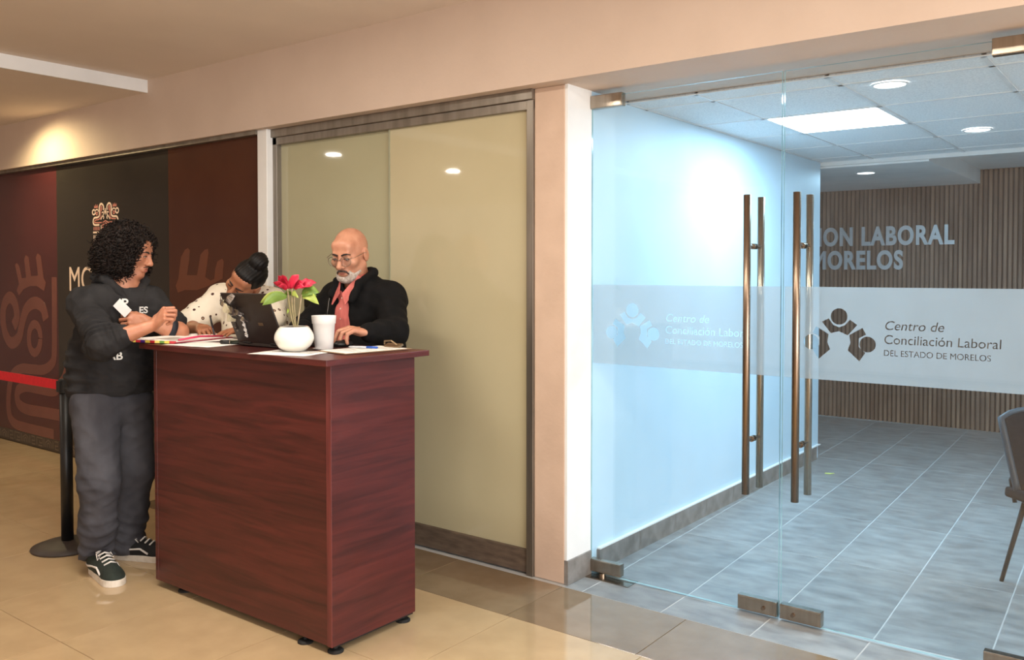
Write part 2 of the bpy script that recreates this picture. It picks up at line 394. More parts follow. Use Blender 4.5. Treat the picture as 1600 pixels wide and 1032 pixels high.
ws = struct('wall_wood', label='walnut slat feature wall at the back of the office')
MB().box(-4.2, 3.5, 9.23, 9.33, 0, 2.9).build('backing', M['wood_b'], ws)
sl = bpy.data.meshes.new('slat')
a = .0155
sl.from_pydata([(-a, 0, 0), (a, 0, 0), (a*.8, -.022, 0), (-a*.8, -.022, 0), (-a, 0, 2.6), (a, 0, 2.6), (a*.8, -.022, 2.6), (-a*.8, -.022, 2.6)], [],
               [(0, 1, 2, 3), (7, 6, 5, 4), (0, 4, 5, 1), (1, 5, 6, 2), (2, 6, 7, 3), (3, 7, 4, 0)])
sl.materials.append(M['wood_a'])
for i in range(110): piece('slat', sl, ws, (-3.6+.0415*i, 9.231, 0))
MB().box(.98, 3.5, 9.205, 9.231, 0, 2.6).build('slat_panel', M['wood_a'], ws)
# raised lettering on the slat wall
sg = thing('wall_lettering', 'silver raised lettering reading CONCILIACION LABORAL and MORELOS on the slat wall', 'sign', (-2.4, 9.2, 1.5))
def split_islands(o, parent, name):
    """every letter its own part"""
    bm = bmesh.new(); bm.from_mesh(o.data); bm.verts.ensure_lookup_table(); seen = set(); out = []
    for v0 in bm.verts:
        if v0.index in seen: continue
        st = [v0]; comp = []; seen.add(v0.index)
        while st:
            v = st.pop(); comp.append(v)
            for e in v.link_edges:
                u = e.other_vert(v)
                if u.index not in seen: seen.add(u.index); st.append(u)
        idx = {v.index: i for i, v in enumerate(comp)}
        fs = {f for v in comp for f in v.link_faces}
        me = bpy.data.meshes.new(name); me.from_pydata([tuple(v.co) for v in comp], [], [tuple(idx[v.index] for v in f.verts) for f in fs])
        me.materials.append(o.data.materials[0])
        p = bpy.data.objects.new(name, me); C.objects.link(p); p.parent = parent; p.location = o.location; p.rotation_euler = o.rotation_euler; p.scale = o.scale
        out.append(p)
    bm.free(); bpy.data.objects.remove(o); return out
def wordline(s, xright, z, h, xs):
    t = textmesh('letters', s, (xright, 9.203, z), h/.73, M['letter'], sg, xs=xs, extrude=.012, offset=.009, align='RIGHT', spacing=1.12)
    split_islands(t, sg, 'letter')
wordline('CONCILIACION LABORAL', -1.745, 1.772, .185, .725)
wordline('DE MORELOS', -2.20, 1.532, .185, .725)

# suspended ceiling of the office
c2 = struct('ceiling.002', label='suspended mineral tile ceiling of the office')
CZ = 2.372
gxs = [-2.32, -1.93, -1.29, -.66, -.03, .60, 1.23, 1.86, 2.49, 3.5]
gys = [4.0, 4.21, 4.87, 5.53, 6.19, 6.85, 7.10]
ctm = {}
for i in range(len(gxs)-1):
    for j in range(len(gys)-1):
        if i == 1 and j == 2: continue
        sx, sy = gxs[i+1]-gxs[i], gys[j+1]-gys[j]; key = (round(sx, 3), round(sy, 3))
        if key not in ctm: ctm[key] = boxmesh('ceiling_tile', sx-.02, sy-.02, .016, M['ceil_tile'])
        piece('ceiling_tile', ctm[key], c2, ((gxs[i]+gxs[i+1])/2, (gys[j]+gys[j+1])/2, CZ+.004))
for x in gxs: MB().box(x-.012, x+.012, 4.0, 7.1, CZ, CZ+.005).build('t_bar', M['tbar'], c2)
for y in gys: MB().box(-2.32, 3.5, y-.012, y+.012, CZ, CZ+.005).build('t_bar', M['tbar'], c2)
MB().box(-4.2, 3.5, 3.99, 7.1, CZ+.03, CZ+.06).build('slab', M['ceil_tile'], c2)
c3 = struct('ceiling.003', label='white plasterboard ceiling and dropped canopy in front of the slat wall')
MB().box(-4.2, 3.5, 7.1, 9.3, 2.46, 2.6).build('slab', M['white'], c3)
MB().box(-4.2, 3.5, 7.09, 7.13, 2.345, 2.55).build('edge_fascia', M['white'], c3)
MB().box(-4.2, -1.53, 7.13, 9.21, 2.33, 2.46).build('canopy', M['white'], c3)

# ------------------------------------------------------------------ glass doors
DY0, DY1 = 3.665, 3.675
def patch(parent, x0, x1, z0, z1, lock=None):
    p = MB().box(x0, x1, 3.651, 3.689, z0, z1).build('patch_fitting', M['steel'], parent, bevel=.002)
    MB().box(x0+.003, x1-.003, 3.648, 3.651, z0+.003, z1-.003).build('cover_plate', M['steel'], p, bevel=.001)
    if lock:
        q = MB().tube([(lock, 3.649, (z0+z1)/2-.004), (lock, 3.640, (z0+z1)/2-.004)], .008, 14).build('lock_cylinder', M['warm_tint_steel'], p, smooth=False)
    return p
def handle(parent, x):
    for y, m in ((3.592, 'warm_tint_steel'), (3.748, 'steel')):
        h = MB().tube([(x, y, .54), (x, y, .5405), (x, y, 1.8295), (x, y, 1.83)], [.0145, .016, .016, .0145], 24).build('handle_bar', M[m], parent, smooth=True)
        h.data.polygons.foreach_set('use_smooth', [len(p.vertices) == 4 for p in h.data.polygons])
        for z in (1.61, .77):
            ye = 3.664 if y < 3.67 else 3.676
            MB().tube([(x, y, z), (x, ye+(-.012 if y < 3.67 else .012), z)], .008, 14).tube([(x, ye-.012*(1 if y < 3.67 else -1), z), (x, ye, z)], .013, 16).build('standoff', M['steel'], h)
LOGO_TOP = [(115, 550), (145, 535), (165, 563), (190, 573), (215, 563), (237, 538), (268, 560), (228, 607), (190, 590), (155, 600)]
LOGO_SIDE = [(290, 572), (305, 600), (275, 618), (275, 655), (303, 680), (278, 718), (228, 672), (240, 640), (235, 605)]
def frosted_band(parent, x0, x1, logo_x):
    z0, z1 = 1.05, 1.437
    cu = bpy.data.curves.new('frosted_band', 'CURVE'); cu.dimensions = '2D'; cu.fill_mode = 'BOTH'
    o = bpy.data.objects.new('frosted_band', cu); C.objects.link(o)
    def poly(pts):
        s = cu.splines.new('POLY'); s.points.add(len(pts)-1)
        for p, q in zip(s.points, pts): p.co = (q[0], q[1], 0, 1)
        s.use_cyclic_u = True
    poly([(x0, z0), (x1, z0), (x1, z1), (x0, z1)])
    k = .085/33.5*.368
    def mp(x, y): return (logo_x + (x-190)*k, 1.216 - (y-632)*k)
    def circ(cx, cy, r): poly([mp(cx+r*math.cos(2*PI*i/28), cy+r*math.sin(2*PI*i/28)) for i in range(28)])
    circ(190, 525, 36); circ(312, 643, 34); circ(68, 643, 34)
    poly([mp(*p) for p in LOGO_TOP]); poly([mp(*p) for p in LOGO_SIDE]); poly([mp(380-p[0], p[1]) for p in reversed(LOGO_SIDE)])
    objs = [o]
    tx = logo_x + .175
    for s, z, size, xs, sh, off in (('Centro de', 1.268, .052, 1.0, .22, .0032), ('Conciliación Laboral', 1.212, .052, .97, .05, .0032), ('DEL ESTADO DE MORELOS', 1.164, .034, .93, 0, .0018)):
        t = textmesh('band_text', s, (tx, 0, z), size, M['frost'], None, xs=xs, extrude=0, offset=off, shear=sh, keepcurve=True, rot=(0, 0, 0))
        t.location = (tx, z, 0); objs.append(t)
    bpy.context.view_layer.update()
    for t in objs[1:]:
        bpy.ops.object.select_all(action='DESELECT'); t.select_set(True); bpy.context.view_layer.objects.active = t
        bpy.ops.object.convert(target='CURVE')
    objs = [o] + [x for x in bpy.context.scene.objects if x.name.startswith('band_text')]
    bpy.ops.object.select_all(action='DESELECT')
    for x in objs: x.select_set(True)
    bpy.context.view_layer.objects.active = o
    bpy.ops.object.join()
    cu.fill_mode = 'BOTH'; cu.dimensions = '2D'
    dg = bpy.context.evaluated_depsgraph_get(); me = bpy.data.meshes.new_from_object(o.evaluated_get(dg))
    L = rootloc(parent)
    vs_ = [(v.co.x, 3.6772, v.co.y) for v in me.vertices]; fs_ = [tuple(p.vertices) for p in me.polygons]
    bpy.data.objects.remove(o)
    b = meshobj('frosted_band', vs_, fs_, M['frost'], parent)
    return tag(b, 'frosted strip with clear three figure logo and cut-out lettering')
def door(name, x0, x1, logo_x, hx, hinge_left, label):
    d = struct(name, ((x0+x1)/2, 3.67, 0), label)
    mb = MB().box(x0, x1, DY0, DY1, .008, 2.352)
    g = mb.build('glass_pane', [M['glass'], M['edge']], d)
    for p in g.data.polygons: p.material_index = 0 if abs(p.normal.y) > .5 else 1
    handle(d, hx); frosted_band(d, x0+.004, x1-.004, logo_x)
    hx0, hx1 = (x0, x0+.175) if hinge_left else (x1-.175, x1)
    patch(d, hx0, hx1, 2.296, 2.36); patch(d, hx0, hx1, .018, .078)
    if hinge_left: patch(d, x1-.178, x1-.002, .012, .075, x1-.06)
    else: patch(d, x0+.002, x0+.178, .012, .075, x0+.06)
    return d
d1 = door('door_1', -2.318, -1.366, -2.095, -1.487, True, 'left clear glass door leaf with long tubular handle')
MB().box(-2.33, -2.07, 3.60, 3.70, 0, .003).build('pivot_plate', M['steel'], d1, bevel=.001)
MB().lathe([(.018, 0), (.018, .012)], (-2.25, 3.665, .003)).build('pivot_pin', M['steel'], d1)
d2 = door('door_2', -1.356, -.40, -1.124, -1.272, False, 'right clear glass door leaf with long tubular handle')
d3 = struct('window_2', (.6, 3.67, 0), 'fixed clear glass pane beside the doors')
g = MB().box(-.39, 1.6, DY0, DY1, .02, 2.386).build('glass_pane', [M['glass'], M['edge']], d3)
for p in g.data.polygons: p.material_index = 0 if abs(p.normal.y) > .5 else 1
MB().box(1.6, 3.6, 3.6, 3.74, 0, 2.387).build('end_wall', M['peach'], wb)

# ------------------------------------------------------------------ lights with their fixtures
def downlight(x, y, z, label, energy, col, dm='ledw', r=.075, group='round recessed downlights', spot=None, cat='downlight'):
    t = thing('recessed_downlight', label, cat, (x, y, z), 0, group)
    MB().lathe([(r+.012, 0), (r+.010, -.004), (r, -.005), (r, .0)], (x, y, z), 28, capb=False, capt=False).build('trim_ring', M['white'], t, smooth=True)
    MB().lathe([(r, -.0015), (r, -.0005)], (x, y, z), 28).build('diffuser', M[dm], t)
    if spot: l = lamp('downlight_lamp', 'SPOT', (x, y, z-.012), energy, col, .04, target=spot[0], angle=spot[1], blend=.7)
    else: l = lamp('downlight_lamp', 'AREA', (x, y, z-.009), energy, col, r*1.9)
    return t
for y, lb in ((2.88, 'warm recessed downlight closest to the mural'), (.66, 'warm downlight second out from the mural'), (-1.3, 'warm downlight third out from the mural'), (-3.3, 'warm downlight furthest from the mural')):
    downlight(-7.3 if y > 2 else -7.25, y, 2.765, lb, 70 if y > 2 else 12, (1, .82, .45) if y > 2 else WARM, spot=((-6.95, 3.4, 0), 155) if y > 2 else None)
def lobby_fill_panel(x, y, label):  # added fill panels, kept out of view and out of the glass reflections
    t = thing('added_fill_panel', label, 'ceiling light', (x, y, 2.85), 0, 'added lobby fill panels')
    MB().box(x-.62, x+.62, y-.16, y+.16, 2.838, 2.85).build('panel_frame', M['tbar'], t)
    MB().box(x-.60, x+.60, y-.14, y+.14, 2.836, 2.838).build('diffuser', M['ledw'], t)
    lamp('panel_lamp', 'AREA', (x, y, 2.83), 20 if x < -2 else 15, WARM, 1.18, .27, target=(x, y, 0))
lobby_fill_panel(-3.2, 1.55, 'added long fill light panel above the front of the desk')
lobby_fill_panel(-1.2, 1.55, 'added long fill light panel in front of the glass doors')
lobby_fill_panel(.8, 1.55, 'added long fill light panel right of the glass doors')
t = thing('led_panel', 'bright square LED panel set in the office tile ceiling', 'ceiling light', (-1.61, 5.2, CZ))
MB().box(-1.92, -1.30, 4.88, 5.52, CZ+.002, CZ+.02).build('panel_frame', M['tbar'], t)
MB().box(-1.905, -1.315, 4.895, 5.505, CZ-.001, CZ+.001).build('diffuser', M['led'], t)
lamp('panel_lamp', 'AREA', (-1.61, 5.2, CZ-.006), 33, COOL, .58, .60, target=(-1.61, 5.2, 0))
for x, y, z, lb in ((-1.10, 4.32, CZ, 'round downlight in the office tile ceiling nearest the doors'), (-1.02, 6.02, CZ, 'round downlight in the office tile ceiling towards the slat wall'), (-2.13, 7.65, 2.33, 'round downlight under the white canopy by the slat wall'),
                    (1.3, 7.9, 2.46, 'round office downlight right of the canopy')):
    downlight(x, y, z-.0005, lb, 8 if y > 7 else 5, COOL, 'led', .07, 'office downlights')
t = thing('led_panel.001', 'LED panel in the office ceiling right of the doors', 'ceiling light', (.915, 5.86, CZ))
MB().box(.605, 1.225, 5.545, 6.175, CZ-.008, CZ-.002).build('panel_frame', M['tbar'], t)
MB().box(.62, 1.21, 5.56, 6.16, CZ-.010, CZ-.008).build('diffuser', M['led'], t)
lamp('panel_lamp', 'AREA', (.915, 5.86, CZ-.016), 33, COOL, .58, .60, target=(.915, 5.86, 0))

# ------------------------------------------------------------------ mural
mu = thing('wall_mural', 'dark glossy printed mural with maroon sides, emblem and carved-style glyphs', 'mural', (-7.0, 3.43, 0))
MY0, MY1 = 3.430, 3.438
for x0, x1, m in ((-12.9, -7.33, 'm_maroon'), (-7.33, -5.68, 'm_dark'), (-5.68, -4.622, 'm_brown')):
    MB().box(x0, x1, MY0, MY1, .105, 2.36).build('printed_panel', M[m], mu)
MB().box(-12.9, -4.622, MY0, MY1, 0, .105).build('border_strip', M['m_border'], mu)
HAND_L = [(-8.106, 1.561), (-8.071, 1.58), (-8.028, 1.551), (-7.98, 1.444), (-7.895, 1.448), (-7.928, 1.608), (-7.897, 1.646), (-7.848, 1.626), (-7.803, 1.464), (-7.675, 1.468), (-7.711, 1.625), (-7.677, 1.656), (-7.621, 1.633), (-7.575, 1.446), (-7.536, 1.409), (-7.57, 1.339), (-7.698, 1.379), (-7.822, 1.378), (-7.949, 1.348), (-8.037, 1.292), (-8.079, 1.337), (-8.033, 1.395)]
SWIRL = [(-8.155, 1.022), (-8.086, 1.102), (-8.118, 1.219), (-8.213, 1.276), (-8.327, 1.214), (-8.363, 1.093), (-8.322, 0.955), (-8.204, 0.872), (-8.049, 0.928), (-7.98, 1.067), (-7.891, 1.185), (-7.744, 1.237), (-7.602, 1.202), (-7.545, 1.101)]
OVAL = [(-7.647, 0.937), (-7.656, 0.89), (-7.68, 0.848), (-7.716, 0.82), (-7.757, 0.808), (-7.798, 0.815), (-7.832, 0.84), (-7.855, 0.88), (-7.861, 0.927), (-7.852, 0.975), (-7.827, 1.017), (-7.791, 1.045), (-7.749, 1.056), (-7.709, 1.048), (-7.675, 1.023), (-7.653, 0.984), (-7.647, 0.937)]
BAND_A = [(-7.389, 1.456), (-7.395, 1.1), (-7.408, 0.809), (-7.457, 0.732), (-7.598, 0.676), (-7.8, .665), (-8.015, 0.657), (-8.191, 0.586), (-8.263, 0.442), (-8.272, 0.25), (-8.163, 0.164), (-7.9, .15), (-7.435, 0.147)]
BAND_B = [(-7.169, 0.751), (-7.229, 0.637), (-7.346, 0.546), (-7.444, 0.51), (-7.7, .51), (-7.934, 0.508), (-8.086, 0.456), (-8.089, 0.358), (-7.94, 0.313), (-7.6, .315), (-7.181, 0.322)]
HAND_R = [(-5.599, 1.402), (-5.565, 1.451), (-5.548, 1.524), (-5.53, 1.602), (-5.481, 1.652), (-5.444, 1.664), (-5.42, 1.648), (-5.428, 1.589), (-5.458, 1.476), (-5.338, 1.476), (-5.316, 1.547), (-5.295, 1.617), (-5.244, 1.649), (-5.208, 1.654), (-5.202, 1.628), (-5.215, 1.569), (-5.241, 1.464), (-5.177, 1.441), (-5.137, 1.453), (-5.126, 1.517), (-5.1, 1.569), (-5.047, 1.588), (-5.029, 1.568), (-5.044, 1.454), (-5.197, 1.406), (-5.34, 1.375), (-5.486, 1.374), (-5.572, 1.354)]
GY0 = 3.4290
MB().prism(HAND_L, GY0, MY0+.0002).build('hand_glyph', M['m_glyph'], mu)
MB().prism(HAND_R, GY0, MY0+.0002).build('hand_glyph', M['m_glyph2'], mu)
MB().ribbon(SWIRL, .105, GY0, MY0+.0002, sub=4).build('swirl_glyph', M['m_glyph'], mu)
MB().ribbon(OVAL, .075, GY0, MY0+.0002).build('oval_glyph', M['m_glyph'], mu)
MB().ribbon(BAND_A, .085, GY0, MY0+.0002, sub=4).build('band_glyph', M['m_glyph'], mu)
MB().ribbon(BAND_B, .095, GY0, MY0+.0002, sub=4).build('band_glyph', M['m_glyph'], mu)
# emblem (mirrored about its axis)
EX, EZ, KX, KZ = -6.552, 1.921, .00093, .00047
em = MB(); emp = MB()
def ept(p, sgn): return (EX + sgn*(p[0]-440)*KX, EZ - (p[1]-400)*KZ)
def erib(dst, pts, wd, sub=0):
    for sgn in (1, -1): dst.ribbon([ept(p, sgn) for p in pts], wd, GY0, MY0+.0002, sub=sub)
erib(em, [(410, 290), (412, 225), (378, 182), (345, 225), (345, 360), (320, 398), (265, 405), (243, 440), (243, 495), (270, 523), (340, 525)], .014, 4)
erib(emp, [(378, 300), (385, 240), (368, 225), (366, 300), (366, 390), (340, 432), (285, 442), (264, 462), (275, 484), (380, 490)], .010, 4)
erib(em, [(253+24*math.cos(t*PI/6), 312+40*math.sin(t*PI/6)) for t in range(13)], .012)
erib(emp, [(302+14*math.cos(t*PI/5), 338+22*math.sin(t*PI/5)) for t in range(11)], .010)
erib(em, [(275, 300), (290, 275), (318, 275), (330, 310)], .009, 3)
for sgn in (1, -1): emp.prism([ept(p, sgn) for p in ((258, 245), (262, 195), (275, 225), (288, 180), (300, 225), (315, 185), (322, 245))][::sgn], GY0, MY0+.0002)
em.ribbon([ept((440, 260), 1), ept((440, 372), 1)], .012, GY0, MY0+.0002)
erib(em, [(422, 300), (432, 340), (438, 370)], .008); erib(em, [(385, 330), (405, 320), (412, 350), (398, 380)], .009, 3); erib(em, [(365, 440), (395, 385), (415, 400), (408, 432)], .010, 3)
for i in range(6): erib(emp, [(250+18*i, 555), (250+18*i, 612)], .008)
erib(em, [(238, 645), (345, 645)], .013)
for i in range(5): erib(em, [(248+20*i, 690), (250+20*i, 790)], .007)
for i in range(5): emp.ribbon([ept((385, 500+38*i), 1), ept((440, 462+38*i), 1), ept((495, 500+38*i), 1)], .010, GY0, MY0+.0002)
erib(em, [(370, 530), (370, 780)], .009)
e1 = em.build('emblem', M['m_cream'], mu); e2 = emp.build('emblem_accent', M['m_pink'], e1)
# greca on the border strip
gb = MB(); x = -9.0
gy0, gy1 = GY0, MY0+.0002
while x < -4.75:
    for dz, pts in ((0, [(0, .02), (0, .085), (.1, .085), (.1, .045), (.05, .045), (.05, .062)]), (0, [(.13, .02), (.13, .085)]), (0, [(.03, .02), (.10, .02)]),
                    (0, [(.16, .02), (.16, .06), (.21, .085), (.26, .06), (.26, .02)]), (0, [(.19, .02), (.19, .05), (.21, .06), (.23, .05), (.23, .02)]), (0, [(.29, .02), (.29, .085)]), (0, [(.32, .085), (.38, .085), (.38, .05), (.33, .05), (.33, .02), (.39, .02)])):
        gb.ribbon([(x+a, b+.004) for a, b in pts], .009, gy0, gy1)
    x += .42
gb.build('greca_pattern', M['m_greca'], mu)['kind'] = 'stuff'
tm = textmesh('letters', 'MORELOS', (-7.145, 3.4285, 1.347), .205/.73, M['m_cream'], mu, xs=.92, extrude=.0008, offset=0)
split_islands(tm, mu, 'mural_letter')

# ------------------------------------------------------------------ desk
dk = thing('reception_desk', 'tall mahogany laminate reception desk with overhanging top', 'desk', (-3.24, 2.48, 0))
MB().box(-3.90, -2.57, 2.195, 2.765, 1.139, 1.1635).build('desk_top', [M['mahog']], dk, bevel=.002)
MB().box(-3.842, -2.632, 2.25, 2.268, .035, 1.139).build('front_panel', M['mahog'], dk, bevel=.001)
MB().box(-2.632, -2.607, 2.249, 2.712, .035, 1.139).build('side_panel', [M['mahog']], dk, bevel=.001)
MB().box(-3.866, -3.842, 2.249, 2.712, .035, 1.139).build('side_panel', M['mahog'], dk, bevel=.001)
MB().box(-2.634, -2.607, 2.2462, 2.2492, .035, 1.139).build('edge_band', M['mahog_l'], dk)
MB().box(-3.842, -2.632, 2.27, 2.70, .55, .57).build('shelf', M['mahog'], dk)
MB().box(-3.86, -2.61, 2.26, 2.70, .028, .035).build('bottom_plate', M['rubber'], dk)
for x, y in ((-3.70, 2.30), (-2.80, 2.275), (-2.635, 2.29), (-2.64, 2.67), (-3.82, 2.67)):
    MB().lathe([(.032, 0), (.032, .006), (.026, .011), (.008, .013), (.008, .03)], (x, y, 0), 20).build('levelling_foot', M['rubber'], dk, smooth=False)

# ------------------------------------------------------------------ things on the desk
DZ = 1.1637
paper = mat('white_paper', (240, 236, 230), .7, rgb2=(234, 230, 224)); 
ink = mat('printed_ink', (120, 120, 124), .7)
# loose sheets
def sheet(cx, cy, rz, w_, h_, z, label, lines=0, group='paper sheets on the desk', zt=.0012):
    t = thing('paper_sheet', label, 'paper', (cx, cy, z), rz, group)
    n = 6; vs_ = []; fs_ = []
    for i in range(n+1):
        for j in range(n+1): vs_.append((-w_/2+w_*i/n, -h_/2+h_*j/n, .0002+.0010*abs(math.sin(i*.9+j*.6))))
    for i in range(n):
        for j in range(n): fs_.append((i*(n+1)+j, (i+1)*(n+1)+j, (i+1)*(n+1)+j+1, i*(n+1)+j+1))
    o = meshobj('sheet', vs_, fs_, paper, t, True, local=True); sm = o.modifiers.new('thick', 'SOLIDIFY'); sm.thickness = .0006; sm.offset = -1
    if lines:
        mb = MB()
        for k in range(lines): mb.box(-w_*.38, w_*(.38 if k % 3 else .1), h_*.38-k*h_*.075, h_*.38-k*h_*.075+.0035, .0016, .0019)
        mb.build('printed_lines', ink, t, local=True)['kind'] = 'stuff'
    return t
sheet(-3.60, 2.34, .15, .30, .215, DZ, 'white sheet lying flat on the desk edge beside the black marker')
sheet(-3.80, 2.47, -.35, .22, .30, DZ+.002, 'white sheet under the open notebook')
sheet(-2.93, 2.31, .25, .28, .20, DZ, 'white sheet under the plant pot at the desk front edge', 6)
# open notebook with coloured edge tabs
nb = thing('open_notebook', 'open notebook with white pages and striped multicolour cover edge overhanging the desk', 'notebook', (-3.86, 2.42, DZ+.004))
def slab4(p, z0, z1):
    return MB().add([(x, y, z) for z in (z0, z1) for x, y in p], [(3, 2, 1, 0), (4, 5, 6, 7), (0, 1, 5, 4), (1, 2, 6, 5), (2, 3, 7, 6), (3, 0, 4, 7)])
A_, B_, C_, D_ = (-4.04, 2.17), (-3.70, 2.26), (-3.80, 2.64), (-4.08, 2.54)
def lerp(a, b, t): return (a[0]+(b[0]-a[0])*t, a[1]+(b[1]-a[1])*t)
z0 = DZ+.0045
slab4([A_, B_, C_, D_], z0, z0+.004).build('cover', mat('notebook_cover', (150, 40, 60), .5), nb)
cols = [(90, 40, 120), (240, 220, 90), (110, 160, 60), (245, 225, 110), (200, 50, 60), (80, 40, 130), (240, 215, 90), (190, 40, 50), (250, 230, 130), (120, 165, 80), (240, 220, 100), (200, 60, 70)]
for i, c in enumerate(cols):
    a = lerp(A_, B_, i/12); b = lerp(A_, B_, (i+1)/12)
    n_ = Vector((B_[1]-A_[1], -(B_[0]-A_[0]))).normalized()*.006
    slab4([(a[0]+n_.x, a[1]+n_.y), (b[0]+n_.x, b[1]+n_.y), (b[0]-n_.x, b[1]-n_.y), (a[0]-n_.x, a[1]-n_.y)], z0-.001, z0+.010).build('edge_tab', mat('tab_%d' % i, c, .5), nb)
pg = MB(); npg = 16
for side, (P0, P1, P2, P3) in enumerate(((lerp(A_, B_, .03), lerp(A_, B_, .5), lerp(D_, C_, .5), lerp(D_, C_, .03)), (lerp(A_, B_, .5), lerp(A_, B_, .97), lerp(D_, C_, .97), lerp(D_, C_, .5)))):
    vs_ = []; fs_ = []
    for i in range(npg+1):
        t_ = i/npg; u = t_ if side else 1-t_
        zz = z0+.006+.016*math.sin(min(1, u*1.15)*PI)*(1-u*.6)
        a = lerp(P0, P1, t_); b = lerp(P3, P2, t_)
        vs_ += [(a[0], a[1], zz), (b[0], b[1], zz), (a[0], a[1], z0+.004), (b[0], b[1], z0+.004)]
    for i in range(npg):
        q = i*4; fs_ += [(q, q+4, q+5, q+1), (q, q+2, q+6, q+4), (q+1, q+5, q+7, q+3)]
    fs_ += [(0, 1, 3, 2), (npg*4, npg*4+2, npg*4+3, npg*4+1)]
    MB().add(vs_, fs_).build('page_block', paper, nb, smooth=False)
MB().tube([(-3.735, 2.30, z0+.012), (-3.765, 2.43, z0+.02), (-3.80, 2.58, z0+.012)], .005, 10).build('pink_spine_tab', mat('hot_pink', (214, 60, 100), .45), nb, smooth=True)
# eyeglass-like bunch of keys near notebook
kb = thing('key_bunch', 'small grey bunch of keys by the laptop and notebook', 'keys', (-3.62, 2.62, DZ))
for i in range(4):
    a = i*1.3
    k_ = MB().lathe([(.011, 0), (.011, .003)], (-3.62+.03*math.cos(a), 2.60+.02*math.sin(a), DZ+.004*i), 14).box(-3.62+.03*math.cos(a)-.003, -3.62+.03*math.cos(a)+.05, 2.60+.02*math.sin(a)-.003, 2.60+.02*math.sin(a)+.003, DZ+.004*i, DZ+.004*i+.0025)
    k_.build('key', M['steel'], kb)
MB().tube([(-3.62+.016*math.cos(t*PI/8), 2.60+.016*math.sin(t*PI/8), DZ+.018) for t in range(17)], .0016, 6).build('key_ring', M['steel'], kb)
# marker
mk = thing('marker_pen', 'thick black marker lying beside the laptop', 'marker', (-3.50, 2.43, DZ))
p0, p1 = Vector((-3.545, 2.395, DZ+.011)), Vector((-3.42, 2.455, DZ+.011)); dd = (p1-p0)
MB().tube([p0, p0+dd*.04, p0+dd*.36], [.007, .010, .010], 16).build('cap', M['black'], mk, smooth=True)
MB().tube([p0+dd*.36, p0+dd*.39], .0104, 16).build('ring', M['steel'], mk, smooth=True)
MB().tube([p0+dd*.39, p1-dd*.04, p1], [.0098, .0098, .006], 16).build('barrel', mat('dark_green_barrel', (22, 34, 24), .35), mk, smooth=True)
# laptop, seen from behind
lp = thing('laptop', 'open dark brown-black laptop seen from behind its lid', 'laptop', (-3.25, 2.45, DZ))
lapm = mat('laptop_shell', (46, 36, 32), .5, rgb2=(38, 30, 27), scale=3)
LX0, LX1 = -3.418, -3.088
MB().box(LX0, LX1, 2.405, 2.635, DZ+.002, DZ+.020).build('base', lapm, lp, bevel=.004)
MB().box(LX0+.02, LX1-.02, 2.43, 2.545, DZ+.020, DZ+.0205).build('keyboard_well', M['black'], lp)
km = boxmesh('key', .017, .015, .002, M['black'], .0005)
for i in range(14):
    for j in range(5):
        piece('key', km, lp, (LX0+.035+i*.02-lp.location.x, 2.442+j*.0205-lp.location.y, DZ+.0205-lp.location.z))
MB().box(-3.30, -3.20, 2.56, 2.62, DZ+.020, DZ+.0208).build('touchpad', mat('touchpad', (40, 38, 38), .4), lp)
lt = Vector((0, -.095, .225)); ln = lt.normalized(); nrm = Vector((0, -ln.z, ln.y)).normalized()
hc = Vector(((LX0+LX1)/2, 2.408, DZ+.018))
lid = MB().obox(hc+lt*.5+nrm*0, (.1675, 0, 0), lt*.5, nrm*.004).build('lid', lapm, lp, bevel=.003)
MB().obox(hc+lt*.5-nrm*.0045, (.155, 0, 0), lt*.44, nrm*.0008).build('screen', mat('laptop_screen', (60, 70, 84), .2, emit=.5), lid)
MB().obox(hc+lt*.40+nrm*.0045+Vector((.052, 0, 0)), (.0155, 0, 0), ln*.0065, nrm*.0008).build('logo_badge', mat('brass_badge', (128, 108, 82), .4, .6), lid)
for sx in (-.1, .1): MB().tube([hc+Vector((sx-.03, 0, 0)), hc+Vector((sx+.03, 0, 0))], .006, 10).build('hinge', M['black'], lp)
# foil bow hanging on the lid
bowm = mat('silver_foil', (200, 198, 196), .22, .85, rgb2=(120, 116, 112), scale=30); creamb = mat('cream_tissue', (232, 224, 190), .6)
def lidpt(u, v, off=.0):   # u along x from left edge, v up the lid 0..1
    p = hc + Vector((-.1675+u, 0, 0)) + lt*v + nrm*(.0045+off); return p
bw = thing('foil_bow', 'crumpled silver foil bow with trailing white ribbon stuck on the laptop lid', 'bow', tuple(lidpt(.06, .6)))
def fold(u0, v0, u1, v1, wd, off, bulge, name, m, k=8):
    mb = MB(); a = lidpt(u0, v0, off); b = lidpt(u1, v1, off); d = (b-a); t = d.normalized(); sd = nrm.cross(t).normalized()*wd/2
    vs_ = []; fs_ = []
    for i in range(k+1):
        s_ = i/k; c = a + d*s_ + nrm*bulge*math.sin(PI*s_); w2 = sd*(.55+.45*math.sin(PI*s_)) + nrm*.004*math.sin(s_*9)
        vs_ += [c+w2, c-w2, c+w2+nrm*.0012, c-w2+nrm*.0012]
    for i in range(k):
        q = i*4; fs_ += [(q, q+1, q+5, q+4), (q+2, q+6, q+7, q+3), (q, q+4, q+6, q+2), (q+1, q+3, q+7, q+5)]
    fs_ += [(0, 2, 3, 1), (4*k, 4*k+1, 4*k+3, 4*k+2)]
    mb.add(vs_, fs_); return mb.build(name, m, bw, smooth=False)
for a_ in ((.008, .97, .045, .70, .026, .002, .020), (.06, .80, .105, .98, .034, .003, .022), (.055, .78, .10, .66, .024, .004, .018), (.085, .72, .128, .60, .024, .003, .016), (.10, .60, .14, .44, .018, .002, .010), (.03, .70, .055, .55, .020, .004, .012), (.065, .72, .078, .52, .02, .004, .012)):
    fold(*a_, 'bow_loop', bowm)
